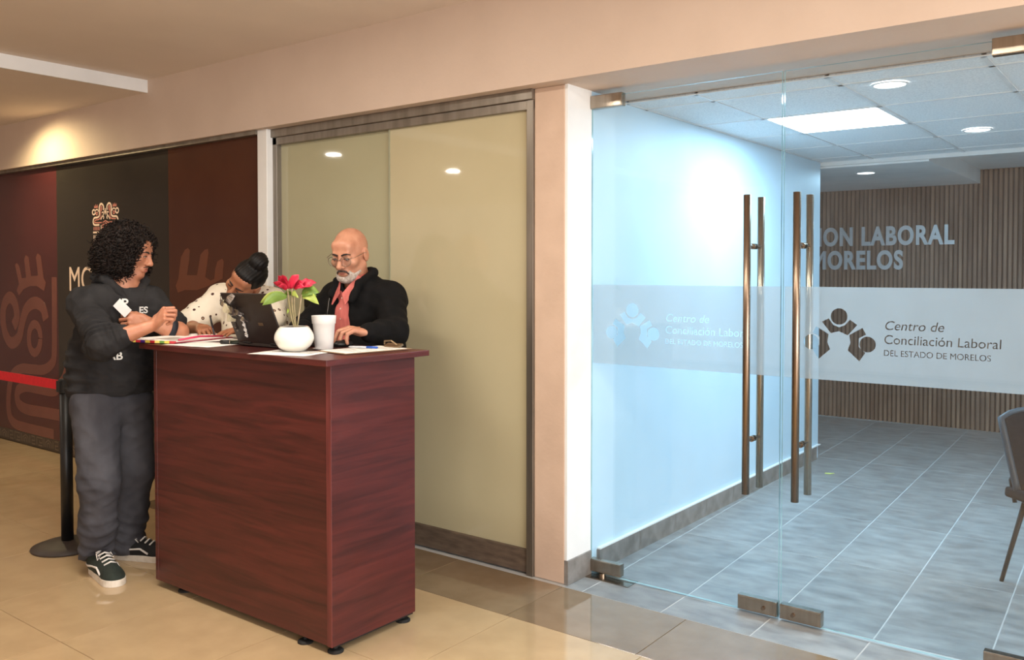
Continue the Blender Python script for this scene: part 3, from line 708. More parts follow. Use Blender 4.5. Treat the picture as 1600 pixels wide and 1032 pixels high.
for a_ in ((.015, .86, .058, .60, .040, .004, .020), (.012, .62, .050, .46, .040, .003, .018), (.03, .80, .055, .74, .03, .01, .012)):
    fold(*a_, 'tissue_fold', creamb)
wv = [(.105, .62), (.098, .54), (.108, .50), (.100, .44), (.108, .40), (.098, .34), (.104, .29), (.093, .24), (.098, .18), (.087, .13)]
for i in range(len(wv)-1): fold(wv[i][0], wv[i][1], wv[i+1][0], wv[i+1][1], .015, .002, .004, 'ribbon_tail', paper, 4)
wv = [(.022, .45), (.034, .36), (.030, .30), (.042, .22)]
for i in range(len(wv)-1): fold(wv[i][0], wv[i][1], wv[i+1][0], wv[i+1][1], .008, .002, .003, 'ribbon_tail', bowm, 4)
# cup
cp = thing('foam_cup', 'white foam cup standing right of the plant pot', 'cup', (-2.95, 2.507, DZ))
MB().lathe([(.036, 0), (.0385, .003), (.0475, .112), (.0505, .113), (.0525, .142), (.0525, .147), (.0495, .147), (.0475, .12), (.036, .006)], (-2.95, 2.507, DZ), 40, capt=False).add([(-2.955+.036*math.cos(t*PI/10), 2.495+.036*math.sin(t*PI/10), DZ+.006) for t in range(20)], [tuple(range(20))]).build('cup_body', mat('foam', (240, 238, 236), .6, sub=.0), cp, smooth=True)
# plant
PX, PY = -2.985, 2.375; DZ += .0016
pt = thing('potted_poinsettia', 'poinsettia with red bracts in a round white pot', 'plant', (PX, PY, DZ))
prof = [(.038, 0), (.046, .002), (.068, .020), (.080, .042), (.0825, .056), (.079, .074), (.068, .093), (.060, .1015), (.0575, .1030), (.0550, .1030), (.0540, .099)]
prof = [tuple(p) for p in catmull2([Vector(p) for p in prof], 4)]
MB().lathe(prof, (PX, PY, DZ), 56, capt=False).build('pot', mat('white_ceramic', (238, 234, 224), .18, rgb2=(234, 230, 220), coat=.5), pt, smooth=True)
MB().lathe([(.002, .1025), (.0545, .1018)], (PX, PY, DZ), 24, capb=True, capt=False).build('soil', mat('potting_soil', (48, 38, 30), .95, rgb2=(30, 24, 20), scale=60, bump=.6), pt)
stemm = mat('woody_stem', (176, 158, 128), .7, rgb2=(136, 128, 84), scale=30); redm = mat('red_bract', (214, 40, 74), .5, rgb2=(176, 22, 52), scale=18, sub=.05); grm = mat('green_leaf', (128, 156, 70), .5, rgb2=(92, 124, 46), scale=14, sub=.05); grl = mat('pale_green_leaf', (176, 188, 96), .5, rgb2=(140, 162, 66), scale=14)
RT = Vector((.793, .609, 0)); CM = Vector((.609, -.793, 0)); UP = Vector((0, 0, 1))
def P_(u, v, d=0): return Vector((PX, PY, DZ)) + RT*u + UP*v + CM*d
STK = [([(.004, .09), (-.012, .15), (-.022, .22), (-.026, .262)], .0031), ([(.008, .09), (-.004, .16), (-.008, .22), (-.006, .265)], .0031), ([(.012, .09), (.022, .15), (.028, .205), (.034, .238)], .0031), ([(.002, .09), (-.010, .14), (-.016, .175)], .0027), ([(.010, .09), (.004, .17), (.002, .235)], .0024)]
for pts, r in STK: MB().tube(catmull2([P_(u, v, .004*(i % 2)) for i, (u, v) in enumerate(pts)], 4), r, 8).build('stem', stemm, pt, smooth=True)
def leaf(base, tip, wd, name, m, droop=.01, fold_=.25, tdepth=0.0, bd=0.0):
    a = P_(base[0], base[1], bd); b = P_(tip[0], tip[1], tdepth); d = b-a; t = d.normalized()
    sd = t.cross(CM).normalized() if abs(t.dot(CM)) < .9 else t.cross(UP).normalized()
    sd = (sd*.85 + CM*.5).normalized(); nn = sd.cross(t).normalized()
    k = 10; vs_ = []; fs_ = []
    for i in range(k+1):
        s_ = i/k; wdt = wd/2*(math.sin(PI*min(1, s_**.8))**.8 if 0 < s_ < 1 else 0)+.0006
        c = a + d*s_ + UP*(droop*math.sin(PI*s_)); e = nn*wdt*fold_
        wob = nn*.003*math.sin(s_*11)
        vs_ += [c-sd*wdt+e+wob, c, c+sd*wdt+e-wob]
    for i in range(k): q = i*3; fs_ += [(q, q+1, q+4, q+3), (q+1, q+2, q+5, q+4)]
    o = meshobj(name, vs_, fs_, m, pt, True); sm = o.modifiers.new('thick', 'SOLIDIFY'); sm.thickness = .0007
    return o
bt = (-.024, .262)
for base, tip, wd, td in (((-.024, .262), (-.082, .290), .030, .02), ((-.022, .262), (-.070, .318), .036, -.01), ((-.020, .264), (-.045, .322), .034, .02), ((-.016, .262), (.026, .322), .044, .01), ((-.014, .262), (.012, .300), .03, -.03),
                          ((0, .262), (.048, .292), .032, .01), ((.004, .262), (.052, .272), .03, .03), ((.03, .27), (.094, .288), .028, -.01), ((.03, .268), (.084, .275), .030, .02), ((.025, .27), (.066, .298), .026, -.02), ((-.03, .262), (-.055, .275), .024, .04)):
    leaf(base, tip, wd, 'bract', redm, .008, .35, td)
for base, tip, wd, td, m in (((-.03, .235), (-.135, .205), .050, .03, grl), ((-.03, .235), (-.118, .195), .046, .06, grm), ((.03, .235), (.108, .246), .050, .0, grm), ((.034, .232), (.112, .198), .040, .03, grl), ((-.01, .232), (.03, .226), .026, .05, grl), ((.0, .235), (-.055, .232), .024, -.05, grm), ((.03, .238), (.085, .232), .034, -.05, grm), ((-.016, .168), (-.03, .155), .012, .0, grl)):
    leaf(base, tip, wd, 'leaf', m, .014, .3, td)
DZ -= .0016
# clipboard with sheet and pen
cb = thing('clipboard', 'clipboard with white printed sheet and metal clip at the right desk end', 'clipboard', (-2.82, 2.56, DZ))
q = [(-2.885, 2.42), (-2.68, 2.385), (-2.64, 2.735), (-2.86, 2.755)]
slab4(q, DZ+.0022, DZ+.0050).build('board', mat('hardboard', (150, 124, 96), .6), cb)
slab4([lerp(lerp(q[0], q[2], .02), q[1], .02), lerp(q[1], q[3], .03), lerp(q[2], q[0], .06), lerp(q[3], q[1], .06)], DZ+.0050, DZ+.0062).build('sheet', paper, cb)
mb = MB()
for k in range(9):
    a = lerp(q[0], q[3], .12+k*.08); b = lerp(q[1], q[2], .12+k*.08); a2 = lerp(a, b, .1); b2 = lerp(a, b, .85 if k % 3 else .5)
    slab = slab4([a2, b2, (b2[0], b2[1]+.005), (a2[0], a2[1]+.005)], DZ+.0062, DZ+.0064); mb.add(slab.v, slab.f)
mb.build('printed_lines', ink, cb)['kind'] = 'stuff'
ck = MB().obox((-2.735, 2.715, DZ+.014), (.045, 0, 0), (0, .014, .006), (0, -.003, .004)).tube([(-2.775, 2.70, DZ+.02), (-2.765, 2.69, DZ+.034), (-2.72, 2.685, DZ+.038), (-2.70, 2.70, DZ+.02)], .004, 8).build('clip', mat('worn_brass_clip', (150, 128, 100), .35, .8), cb, bevel=.001)
pn = thing('ballpoint_pen', 'white and blue ballpoint pen lying on the clipboard sheet', 'pen', (-2.83, 2.62, DZ+.006))
a, b = Vector((-2.87, 2.575, DZ+.0112)), Vector((-2.74, 2.625, DZ+.0112)); d = b-a
MB().tube([a, a+d*.06, a+d*.62], [.001, .0042, .0045], 12).build('barrel', mat('clear_white_barrel', (206, 210, 216), .3), pn, smooth=True)
MB().tube([a+d*.62, b-d*.03, b], [.005, .005, .003], 12).build('cap', mat('blue_cap', (40, 92, 190), .35), pn, smooth=True)
# mouse under the seated man's hand
ms = thing('computer_mouse', 'black computer mouse under the older man\'s hand', 'mouse', (-2.99, 2.655, DZ))
MB().ell((-2.99, 2.655, DZ+.012), (.032, .055, .020), nu=20, nv=12).build('shell', M['black'], ms, smooth=True)
MB().box(-3.06, -2.975, 2.60, 2.74, DZ+.0002, DZ+.0018).build('mouse_pad', M['rubber'], ms)
MB().tube([(-2.994, 2.612, DZ+.022), (-2.986, 2.612, DZ+.022)], .006, 12).build('wheel', M['rubber'], ms)

# ------------------------------------------------------------------ stanchion posts with belt
def stanchion(x, y, label):
    t = thing('stanchion_post', label, 'stanchion', (x, y, 0), 0, 'belt barrier posts')
    MB().lathe([(.178, 0), (.182, .006), (.180, .012), (.13, .030), (.05, .040), (.034, .042)], (x, y, 0), 40).build('base', mat('dark_base', (62, 52, 46), .55, rgb2=(50, 42, 38)), t, smooth=True)
    MB().lathe([(.031, .04), (.031, .86)], (x, y, 0), 28).build('pole', M['black'], t, smooth=True)
    MB().lathe([(.034, .845), (.036, .85), (.036, .915), (.031, .92)], (x, y, 0), 28).box(x-.02, x+.02, y-.041, y-.03, .852, .912).build('belt_head', M['rubber'], t)
    return t
st1 = stanchion(-4.80, 2.28, 'black belt barrier post beside the young man')
MB().box(-6.66, -4.83, 2.277, 2.2795, .855, .908).build('belt', mat('red_belt', (206, 16, 34), .6, rgb2=(190, 12, 28), scale=60), st1)
stanchion(-6.70, 2.28, 'black belt barrier post at the far end of the red belt')

# ------------------------------------------------------------------ chairs
def shell_chair(loc, rz, label):
    t = thing('shell_chair', label, 'chair', loc, rz, 'office visitor chairs')
    up = mat('charcoal_upholstery', (24, 28, 33), .8, rgb2=(18, 21, 25), scale=40, bump=.1, bscale=200, spec=.15); rim = mat('blue_grey_rim', (48, 60, 70), .45)
    # local frame: +y is the way the chair faces
    def grid(f, nu, nv):
        vs_ = [f(i/nu, j/nv) for i in range(nu+1) for j in range(nv+1)]
        fs_ = [(i*(nv+1)+j, (i+1)*(nv+1)+j, (i+1)*(nv+1)+j+1, i*(nv+1)+j+1) for i in range(nu) for j in range(nv)]
        return vs_, fs_
    def back(u, v):
        x = (u-.5)*(.44+.06*v); e = abs(u-.5)*2
        z = .47+.36*v - .035*(e**4)*v; y = -.17-.10*v+.06*e**2
        return (x, y, z)
    vs_, fs_ = grid(back, 14, 10); o = meshobj('backrest', vs_, fs_, up, t, True, local=True)
    s_ = o.modifiers.new('thick', 'SOLIDIFY'); s_.thickness = .035; s_.offset = 0; b_ = o.modifiers.new('b', 'BEVEL'); b_.width = .012; b_.segments = 3
    pts = [back(0, v/8) for v in range(9)] + [back(u/10, 1) for u in range(1, 11)] + [back(1, 1-v/8) for v in range(1, 9)]
    MB().tube(pts, .017, 8).build('rim', rim, o, smooth=True, local=True)
    def seat(u, v):
        x = (u-.5)*.47; y = -.20+.44*v; e = abs(u-.5)*2
        return (x, y, .455+.02*e**2-.03*max(0, v-.8)*3+.012*math.sin(v*PI))
    vs_, fs_ = grid(seat, 12, 10); o = meshobj('seat', vs_, fs_, up, t, True, local=True)
    s_ = o.modifiers.new('thick', 'SOLIDIFY'); s_.thickness = .05; b_ = o.modifiers.new('b', 'BEVEL'); b_.width = .015; b_.segments = 3
    for sx in (-1, 1):
        for (y0, y1) in ((.12, .215), (-.13, -.235)):
            MB().tube([(sx*.17, y0, .43), (sx*.225, y1, 0)], [.013, .010], 10).build('leg', M['black'], t, smooth=True, local=True)
        MB().tube([(sx*.20, -.17, .40), (sx*.205, -.20, .50), (sx*.17, -.21, .58)], .010, 8).build('back_support', M['black'], t, smooth=True, local=True)
    MB().tube([(-.19, .12, .42), (.19, .12, .42)], .010, 8).tube([(-.19, -.12, .42), (.19, -.12, .42)], .010, 8).build('underframe', M['black'], t, local=True)
    return t
shell_chair((-.36, 4.72, 0), math.radians(-145), 'charcoal shell chair with black legs at the right edge inside the glass')
shell_chair((-.02, 6.1, 0), math.radians(-168), 'charcoal shell chair further back behind the right glass leaf')
# high stool behind the desk
hs = thing('high_stool', 'black high stool with slatted backrest behind the laptop', 'stool', (-3.76, 3.08, 0))
MB().lathe([(.14, .80), (.16, .815), (.16, .85), (.14, .865)], (-3.76, 3.08, 0), 28).build('seat', M['black'], hs, smooth=False)
for a in range(4):
    cx, sx = math.cos(a*PI/2+PI/4), math.sin(a*PI/2+PI/4)
    MB().tube([(-3.76+.13*cx, 3.08+.13*sx, .80), (-3.76+.2*cx, 3.08+.2*sx, 0)], .012, 10).build('leg', M['black'], hs, smooth=True)
for sx in (-.15, .15): MB().tube([(-3.76+sx, 3.17, .83), (-3.76+sx, 3.20, 1.36)], .012, 10).build('back_post', M['black'], hs, smooth=True)
MB().box(-3.92, -3.58, 3.185, 3.215, 1.30, 1.385).build('top_rail', M['black'], hs, bevel=.008)
for i in range(5): MB().box(-3.90, -3.60, 3.19, 3.205, 1.03+i*.05, 1.06+i*.05).build('back_slat', M['black'], hs, bevel=.003)
# scrap on the floor
sc = MB().obox((-2.07, 6.55, .004), (.022, .006, 0), (-.003, .012, .001), (0, 0, .0012)); sc.obox((-2.045, 6.563, .005), (.012, .007, .002), (-.003, .006, 0), (0, 0, .0015))
tag(sc.build('paper_scrap', mat('lime_scrap', (206, 214, 120), .6)), 'small crumpled lime green paper scrap on the grey office floor', 'scrap')

# ------------------------------------------------------------------ people: smooth implicit bodies, meshed by surface nets
class SDF:
    def __init__(s, lo, hi, h):
        s.lo = np.array(lo, float); s.h = h; s.n = np.ceil((np.array(hi)-s.lo)/h).astype(int)+1
        s.f = np.full(s.n, 1.0, np.float32)
    def win(s, lo, hi, mg):
        a = np.clip(np.floor((np.array(lo)-mg-s.lo)/s.h).astype(int), 0, s.n-1); b = np.clip(np.ceil((np.array(hi)+mg-s.lo)/s.h).astype(int)+1, 1, s.n)
        sl = tuple(slice(i, j) for i, j in zip(a, b))
        g = [(s.lo[i]+s.h*np.arange(a[i], b[i])).astype(np.float32) for i in range(3)]
        return sl, g[0][:, None, None], g[1][None, :, None], g[2][None, None, :]
    def put(s, sl, d, k, sub):
        a = s.f[sl]
        if sub:
            d = -d; hh = np.maximum(k-np.abs(a-d), 0)/k; s.f[sl] = np.maximum(a, d)+hh*hh*k*.25
        else:
            hh = np.maximum(k-np.abs(a-d), 0)/k; s.f[sl] = np.minimum(a, d)-hh*hh*k*.25
    def cone(s, a, b, ra, rb, k=.02, sub=False, sq=None):
        a = np.array(a, float); b = np.array(b, float); r = max(ra, rb)
        sl, x, y, z = s.win(np.minimum(a, b)-r, np.maximum(a, b)+r, k+2*s.h)
        ba = b-a; px, py_, pz = x-a[0], y-a[1], z-a[2]
        sc = 1.0
        if sq is not None:
            ax, f = np.array(sq[0], float), sq[1]
            q = (px*ax[0]+py_*ax[1]+pz*ax[2])*(1/f-1); px = px+q*ax[0]; py_ = py_+q*ax[1]; pz = pz+q*ax[2]
            ba = ba + ax*np.dot(ba, ax)*(1/f-1); sc = f
        t = np.clip((px*ba[0]+py_*ba[1]+pz*ba[2])/max(np.dot(ba, ba), 1e-9), 0, 1)
        d = np.sqrt((px-ba[0]*t)**2+(py_-ba[1]*t)**2+(pz-ba[2]*t)**2)-(ra+(rb-ra)*t)
        s.put(sl, (d*sc).astype(np.float32), k, sub)
    def chain(s, pts, rs, k=.02, sq=None):
        for i in range(len(pts)-1): s.cone(pts[i], pts[i+1], rs[i], rs[i+1], k, False, sq)
    def ell(s, c, r, R=None, k=.02, sub=False):
        c = np.array(c, float); r = np.array(r, float); R = np.eye(3) if R is None else np.array(R)
        ext = np.sqrt(((R*r[None, :])**2).sum(1))
        sl, x, y, z = s.win(c-ext, c+ext, k+2*s.h)
        px, py_, pz = x-c[0], y-c[1], z-c[2]; k0 = 0; k1 = 0
        for i in range(3):
            u = px*R[0, i]+py_*R[1, i]+pz*R[2, i]; k0 = k0+(u/r[i])**2; k1 = k1+(u/r[i]**2)**2
        k0 = np.sqrt(k0); k1 = np.sqrt(k1)
        s.put(sl, (k0*(k0-1)/np.maximum(k1, 1e-6)).astype(np.float32), k, sub)
    def half(s, c, nrm):
        """keep the side the normal points away from"""
        c = np.array(c); nrm = np.array(nrm, float); nrm /= np.linalg.norm(nrm)
        sl, x, y, z = s.win(s.lo, s.lo+s.h*s.n, 0)
        s.f = np.maximum(s.f, ((x-c[0])*nrm[0]+(y-c[1])*nrm[1]+(z-c[2])*nrm[2]).astype(np.float32))
    def disp(s, fn, band=.03):
        i = np.nonzero(np.abs(s.f) < band); P = s.lo+s.h*np.stack(i, 1); s.f[i] += fn(P).astype(np.float32)
    def mesh(s):
        f = s.f; ins = f < 0; nx, ny, nz = f.shape
        cnt = sum(ins[i:nx-1+i, j:ny-1+j, k:nz-1+k].astype(np.int8) for i in (0, 1) for j in (0, 1) for k in (0, 1))
        cells = np.argwhere((cnt > 0) & (cnt < 8)); ids = np.full((nx-1, ny-1, nz-1), -1, np.int32)
        ids[tuple(cells.T)] = np.arange(len(cells))
        acc = np.zeros((len(cells), 3)); num = np.zeros(len(cells)); cor = [(i, j, k) for i in (0, 1) for j in (0, 1) for k in (0, 1)]
        for a in cor:
            for ax in range(3):
                if a[ax]: continue
                b = list(a); b[ax] = 1
                fa = f[tuple((cells+np.array(a)).T)]; fb = f[tuple((cells+np.array(b)).T)]; m_ = (fa < 0) != (fb < 0)
                t = np.where(m_, fa/np.where(m_, fa-fb, 1), 0)
                p = np.array(a, float)[None, :].repeat(len(cells), 0); p[:, ax] += t
                acc += p*m_[:, None]; num += m_
        V = s.lo+s.h*(cells+acc/num[:, None]); Q = []
        for ax in range(3):
            sa = [slice(1, -1)]*3; sa[ax] = slice(0, -1); sb = list(sa); sb[ax] = slice(1, None)
            A = ins[tuple(sa)]; B = ins[tuple(sb)]; e = np.argwhere(A != B); off = np.array([1, 1, 1]); off[ax] = 0; e = e+off
            u, v = (ax+1) % 3, (ax+2) % 3; du = np.zeros(3, int); dv = np.zeros(3, int); du[u] = 1; dv[v] = 1
            q = np.stack([ids[tuple((e-du-dv).T)], ids[tuple((e-dv).T)], ids[tuple(e.T)], ids[tuple((e-du).T)]], 1)
            fl_ = ~ins[tuple(e.T)]; q[fl_] = q[fl_][:, ::-1]; Q.append(q)
        Q = np.concatenate(Q); Q = Q[(Q >= 0).all(1)]
        return V, Q
def folds(a, b, amp, period, t0, seed=0, R=.13):
    """diagonal cloth folds that ring a limb from a to b, stronger towards b"""
    a = np.array(a, float); b = np.array(b, float); d = b-a; L = np.linalg.norm(d); d = d/L; s1 = np.cross(d, [.3, .2, 1.]); s1 /= np.linalg.norm(s1); s2 = np.cross(d, s1)
    def fn(P):
        q = P-a; t = q@d; u = q@s1; v = q@s2; rr = np.sqrt(u*u+v*v); an = np.arctan2(v, u)
        w_ = np.clip((t/L-t0)/(1-t0), 0, 1)*np.clip((L*1.12-t)/(.12*L), 0, 1)*(rr < R)
        s = np.sin(2*PI*t/period+1.6*np.sin(an+seed)+.9*np.sin(2*an+seed*2.1)+seed)
        return -amp*w_*np.maximum(s, -.35)*(.65+.35*np.sin(an*1.5+seed*3))
    return fn
def relax(V, Q, it=1, lam=.5):
    for _ in range(it):
        A = np.zeros_like(V); n = np.zeros(len(V))
        for i in range(4):
            a, b = Q[:, i], Q[:, (i+1) % 4]
            np.add.at(A, a, V[b]); np.add.at(n, a, 1); np.add.at(A, b, V[a]); np.add.at(n, b, 1)
        V = V+lam*(A/np.maximum(n, 1)[:, None]-V)
    return V
def fastmesh(name, V, Q, m, parent):
    L = np.array(rootloc(parent)); V = V-L
    me = bpy.data.meshes.new(name); me.vertices.add(len(V)); me.vertices.foreach_set('co', V.astype(np.float32).ravel())
    me.loops.add(Q.size); me.loops.foreach_set('vertex_index', Q.astype(np.int32).ravel())
    me.polygons.add(len(Q)); me.polygons.foreach_set('loop_start', np.arange(0, Q.size, 4, dtype=np.int32))
    me.polygons.foreach_set('use_smooth', np.ones(len(Q), bool)); me.update(calc_edges=True); me.validate()
    me.materials.append(m); o = bpy.data.objects.new(name, me); C.objects.link(o); o.parent = parent; return o
def sdfobj(F, name, m, parent, it=1): V, Q = F.mesh(); V = relax(V, Q, it); return fastmesh(name, V, Q, m, parent)
def wrinkle(seed, amp, freq, stretch=(1, 1, 1)):
    r = np.random.default_rng(seed); D = r.normal(size=(7, 3)); D /= np.linalg.norm(D, axis=1)[:, None]; D *= np.array(stretch); ph = r.uniform(0, 6.28, 7); fr = freq*r.uniform(.6, 1.6, 7)
    def fn(P):
        w_ = P+.02*np.sin(P[:, [1, 2, 0]]*23+1)
        v = 0
        for i in range(7): v = v+np.abs(np.sin((w_@D[i])*fr[i]+ph[i]))
        return amp*(v/7-.63)*2.2
    return fn
def frame(fwd, up=(0, 0, 1)):
    y = np.array(fwd, float); y /= np.linalg.norm(y); z = np.array(up, float); z = z-y*np.dot(z, y); z /= np.linalg.norm(z)
    return np.stack([np.cross(y, z), y, z], 1)
class Local:
    """head-local coordinates: x right, y forward, z up, scaled"""
    def __init__(s, o, R, sc=1): s.o = np.array(o, float); s.R = R; s.s = sc
    def p(s, *v): return s.o+s.R@(np.array(v, float)*s.s)
    def cone(s, F, a, b, ra, rb, k=.012, sub=False): F.cone(s.p(*a), s.p(*b), ra*s.s, rb*s.s, k, sub)
    def ell(s, F, c, r, k=.015, sub=False, R=None): F.ell(s.p(*c), np.array(r)*s.s, s.R if R is None else s.R@R, k, sub)
def head(F, H, neck, nr=.055, ears=True, nose=1.0):
    H.ell(F, (0, -.018, .032), (.074, .094, .086)); H.ell(F, (0, .022, -.03), (.060, .066, .084), .03)
    for x in (-1, 1):
        H.cone(F, (x*.052, -.005, -.05), (x*.02, .058, -.098), .022, .018, .02); H.ell(F, (x*.042, .055, -.022), (.024, .026, .022), .02)
    H.ell(F, (0, .066, -.098), (.024, .020, .018), .018)
    H.cone(F, (-.032, .076, .020), (.032, .076, .020), .011, .011, .014); H.cone(F, (-.03, .058, .055), (.03, .058, .055), .02, .02, .03)
    for x in (-1, 1): H.ell(F, (x*.031, .098, .0), (.020, .016, .011), .010, True); H.ell(F, (x*.031, .075, .0), (.0165, .0125, .0115), .004)
    H.cone(F, (0, .086, .008), (0, .105*nose, -.031), .0085, .0118, .010); H.cone(F, (0, .09, -.030), (0, .107*nose, -.034), .010, .0095, .008)
    for x in (-1, 1): H.ell(F, (x*.0135, .094, -.037), (.009, .011, .008), .006)
    H.ell(F, (0, .080, -.066), (.026, .014, .016), .014)
    H.cone(F, (-.020, .084, -.0605), (.020, .084, -.0605), .0045, .0045, .006); H.cone(F, (-.018, .084, -.0725), (.018, .084, -.0725), .0058, .0058, .006)
    H.cone(F, (-.022, .094, -.0665), (.022, .094, -.0665), .003, .003, .004, True)
    if ears:
        for x in (-1, 1):
            H.ell(F, (x*.079, -.012, -.004), (.009, .021, .033), .010); H.ell(F, (x*.090, -.008, .002), (.006, .011, .018), .006, True)
    F.cone(H.p(0, -.022, -.055), neck, nr*.98, nr*1.08, .03)
def hand(F, wrist, d, n, t, curls, thumb=(.55, .35), s=1.0, spread=.0, splay=0.0):
    """d: finger direction, n: out of the back of the hand, t: towards the thumb"""
    d = np.array(d, float); d /= np.linalg.norm(d); n = np.array(n, float); n -= d*np.dot(n, d); n /= np.linalg.norm(n)
    tt = np.cross(d, n); t = tt if np.dot(tt, t) > 0 else -tt; W = np.array(wrist, float)
    tips = []
    for i in range(4):
        o_ = (.033-.0222*i)*s; kn = W+d*(.088-.006*abs(i-1))*s+t*o_
        F.cone(W+t*o_*.55, kn, .0150*s, .0108*s, .010); 
    F.cone(W+d*.04*s-t*.012*s-n*.006*s, W+d*.07*s+t*.012*s-n*.006*s, .016*s, .016*s, .014)
    for i in range(4):
        o_ = (.033-.0222*i)*s; kn = W+d*(.088-.006*abs(i-1))*s+t*o_; a = 0; p = kn; r = .0094*s
        L = [(.042, .026, .021), (.046, .029, .022), (.043, .027, .021), (.034, .020, .019)][i]
        for j in range(3):
            a += curls[i][j]; dr = d*math.cos(a)-n*math.sin(a)+t*(splay*(1.5-i)); q = p+dr*L[j]*s
            F.cone(p, q, r, r*.93, .0015); p = q; r *= .92
        tips.append(p)
    b = W+d*.022*s+t*.026*s
    if thumb == 'fist':
        m1 = b+(d*.70+t*.15-n*.55)*.045*s; m2 = m1+(d*.30-n*.75-t*.45)*.030*s; m3 = m2+(-t*.85-n*.35)*.024*s
        F.cone(b, m1, .0165*s, .0125*s, .012); F.cone(m1, m2, .0125*s, .0105*s, .004); F.cone(m2, m3, .0105*s, .0085*s, .003)
        return tips+[m3]
    m1 = b+(t*thumb[0]+d*.75-n*thumb[1])*.042*s; m2 = m1+(t*thumb[0]*.4+d*.85-n*thumb[1]*1.1)*.032*s; m3 = m2+(t*thumb[0]*.05+d*.9-n*thumb[1]*1.2)*.024*s
    F.cone(b, m1, .0165*s, .0125*s, .012); F.cone(m1, m2, .0125*s, .0105*s, .004); F.cone(m2, m3, .0105*s, .0085*s, .004)
    tips.append(m3); return tips
def eyes(H, parent, irisc=(40, 24, 18), open_=.55, look=(0, -.2)):
    wm = mat('eye_white', (226, 216, 208), .2); im = mat('iris_%d' % irisc[0], irisc, .2)
    R = Matrix(H.R.tolist())
    for x in (-1, 1):
        e = MB().ell(H.p(x*.031, .0768, -.0020), (.0125*H.s, .0122*H.s, .0085*H.s*open_), R).build('eye', wm, parent, smooth=True)
        MB().ell(H.p(x*.031+look[0]*.004, .0858, -.0020+look[1]*.003), (.0050*H.s, .0035*H.s, min(.0048, .0080*open_)*H.s), R).build('iris', im, e, smooth=True)
        MB().tube([H.p(x*.018, .0865, -.001+.003*open_), H.p(x*.026, .0892, -.001+.007*open_), H.p(x*.036, .0882, -.001+.0065*open_), H.p(x*.044, .082, -.002)], .0022*H.s, 6).build('eyelid_line', mat('lash', (34, 24, 20), .6), e, smooth=True)
def brows(H, parent, m, r=.0042, dz=0):
    for x in (-1, 1):
        MB().tube([H.p(x*.010, .0905, .0165+dz), H.p(x*.022, .0905, .0215+dz), H.p(x*.036, .0845, .0225+dz), H.p(x*.048, .0735, .016+dz)], [r*.9, r, r*.9, r*.35], 8).build('eyebrow', m, parent, smooth=True)
def skinm(name, c, c2): return mat(name, c, .48, rgb2=c2, scale=26, detail=6, sub=.06, bump=.05, bscale=240, lo=.3, hi=.75)
def shoe(parent, toe_dir, heel, upper, name='shoe', sc=1.0):
    """skate shoe: upper, white sole, stripe, laces; heel = ground point at the back of the heel"""
    y = np.array([toe_dir[0], toe_dir[1], 0.]); y /= np.linalg.norm(y); R = np.stack([np.array([y[1], -y[0], 0]), y, [0, 0, 1.]], 1); H = Local(heel, R, sc)
    F = SDF(np.array(heel)-[.40, .40, .01], np.array(heel)+[.40, .40, .17], .0036)
    H.cone(F, (0, .05, .05), (0, .21, .038), .040, .040, .03); H.ell(F, (0, .235, .032), (.046, .055, .030), .03); H.cone(F, (0, .045, .06), (0, .06, .105), .040, .038, .02); H.ell(F, (0, .13, .06), (.040, .08, .035), .03)
    F.half(H.p(0, 0, .022), (0, 0, -1)); F.half(H.p(0, .06, .115), (0, 0, 1))
    up = sdfobj(F, name, upper, parent)
    ol = [(.030*math.cos(a), .034+.034*math.sin(a)) for a in np.linspace(PI, 2*PI, 9)] + [(.036, .10), (.041, .16), (.046, .21)] + [(.047*math.cos(a), .232+.060*math.sin(a)) for a in np.linspace(0, PI, 13)] + [(-.046, .21), (-.041, .16), (-.036, .10)]
    ol = [(a*1.06, b) for a, b in ol]; n_ = len(ol); vs_ = [H.p(a, b, 0) for a, b in ol]+[H.p(a, b, .030) for a, b in ol]
    MB().add(vs_, [tuple(reversed(range(n_))), tuple(range(n_, 2*n_))]+[(i, (i+1) % n_, (i+1) % n_+n_, i+n_) for i in range(n_)]).build('sole', mat('white_rubber', (226, 218, 206), .5, rgb2=(206, 196, 182), scale=30), up, bevel=.002)
    wm = mat('white_lace', (232, 226, 220), .7)
    for x in (-1, 1):
        MB().tube([H.p(x*.0445, .20, .040), H.p(x*.0435, .16, .062), H.p(x*.043, .11, .058), H.p(x*.043, .06, .048), H.p(x*.040, .03, .050)], .0052, 8).build('side_stripe', wm, up, smooth=True)
    for i in range(5):
        yy = .198-i*.023; zz = .082+i*.0085
        MB().tube([H.p(-.027, yy, zz-.004), H.p(0, yy+.006, zz+.008), H.p(.027, yy, zz-.004)], .0042, 6).build('lace', wm, up, smooth=True)
    for x in (-1, 1): MB().tube([H.p(0, .10, .112), H.p(x*.03, .12, .11), H.p(x*.035, .145, .09), H.p(x*.01, .12, .105)], .0032, 6).build('lace', wm, up, smooth=True)
    return up
RTn = np.array([.793, .609, 0]); CMn = np.array([.609, -.793, 0]); UPn = np.array([0, 0, 1.])

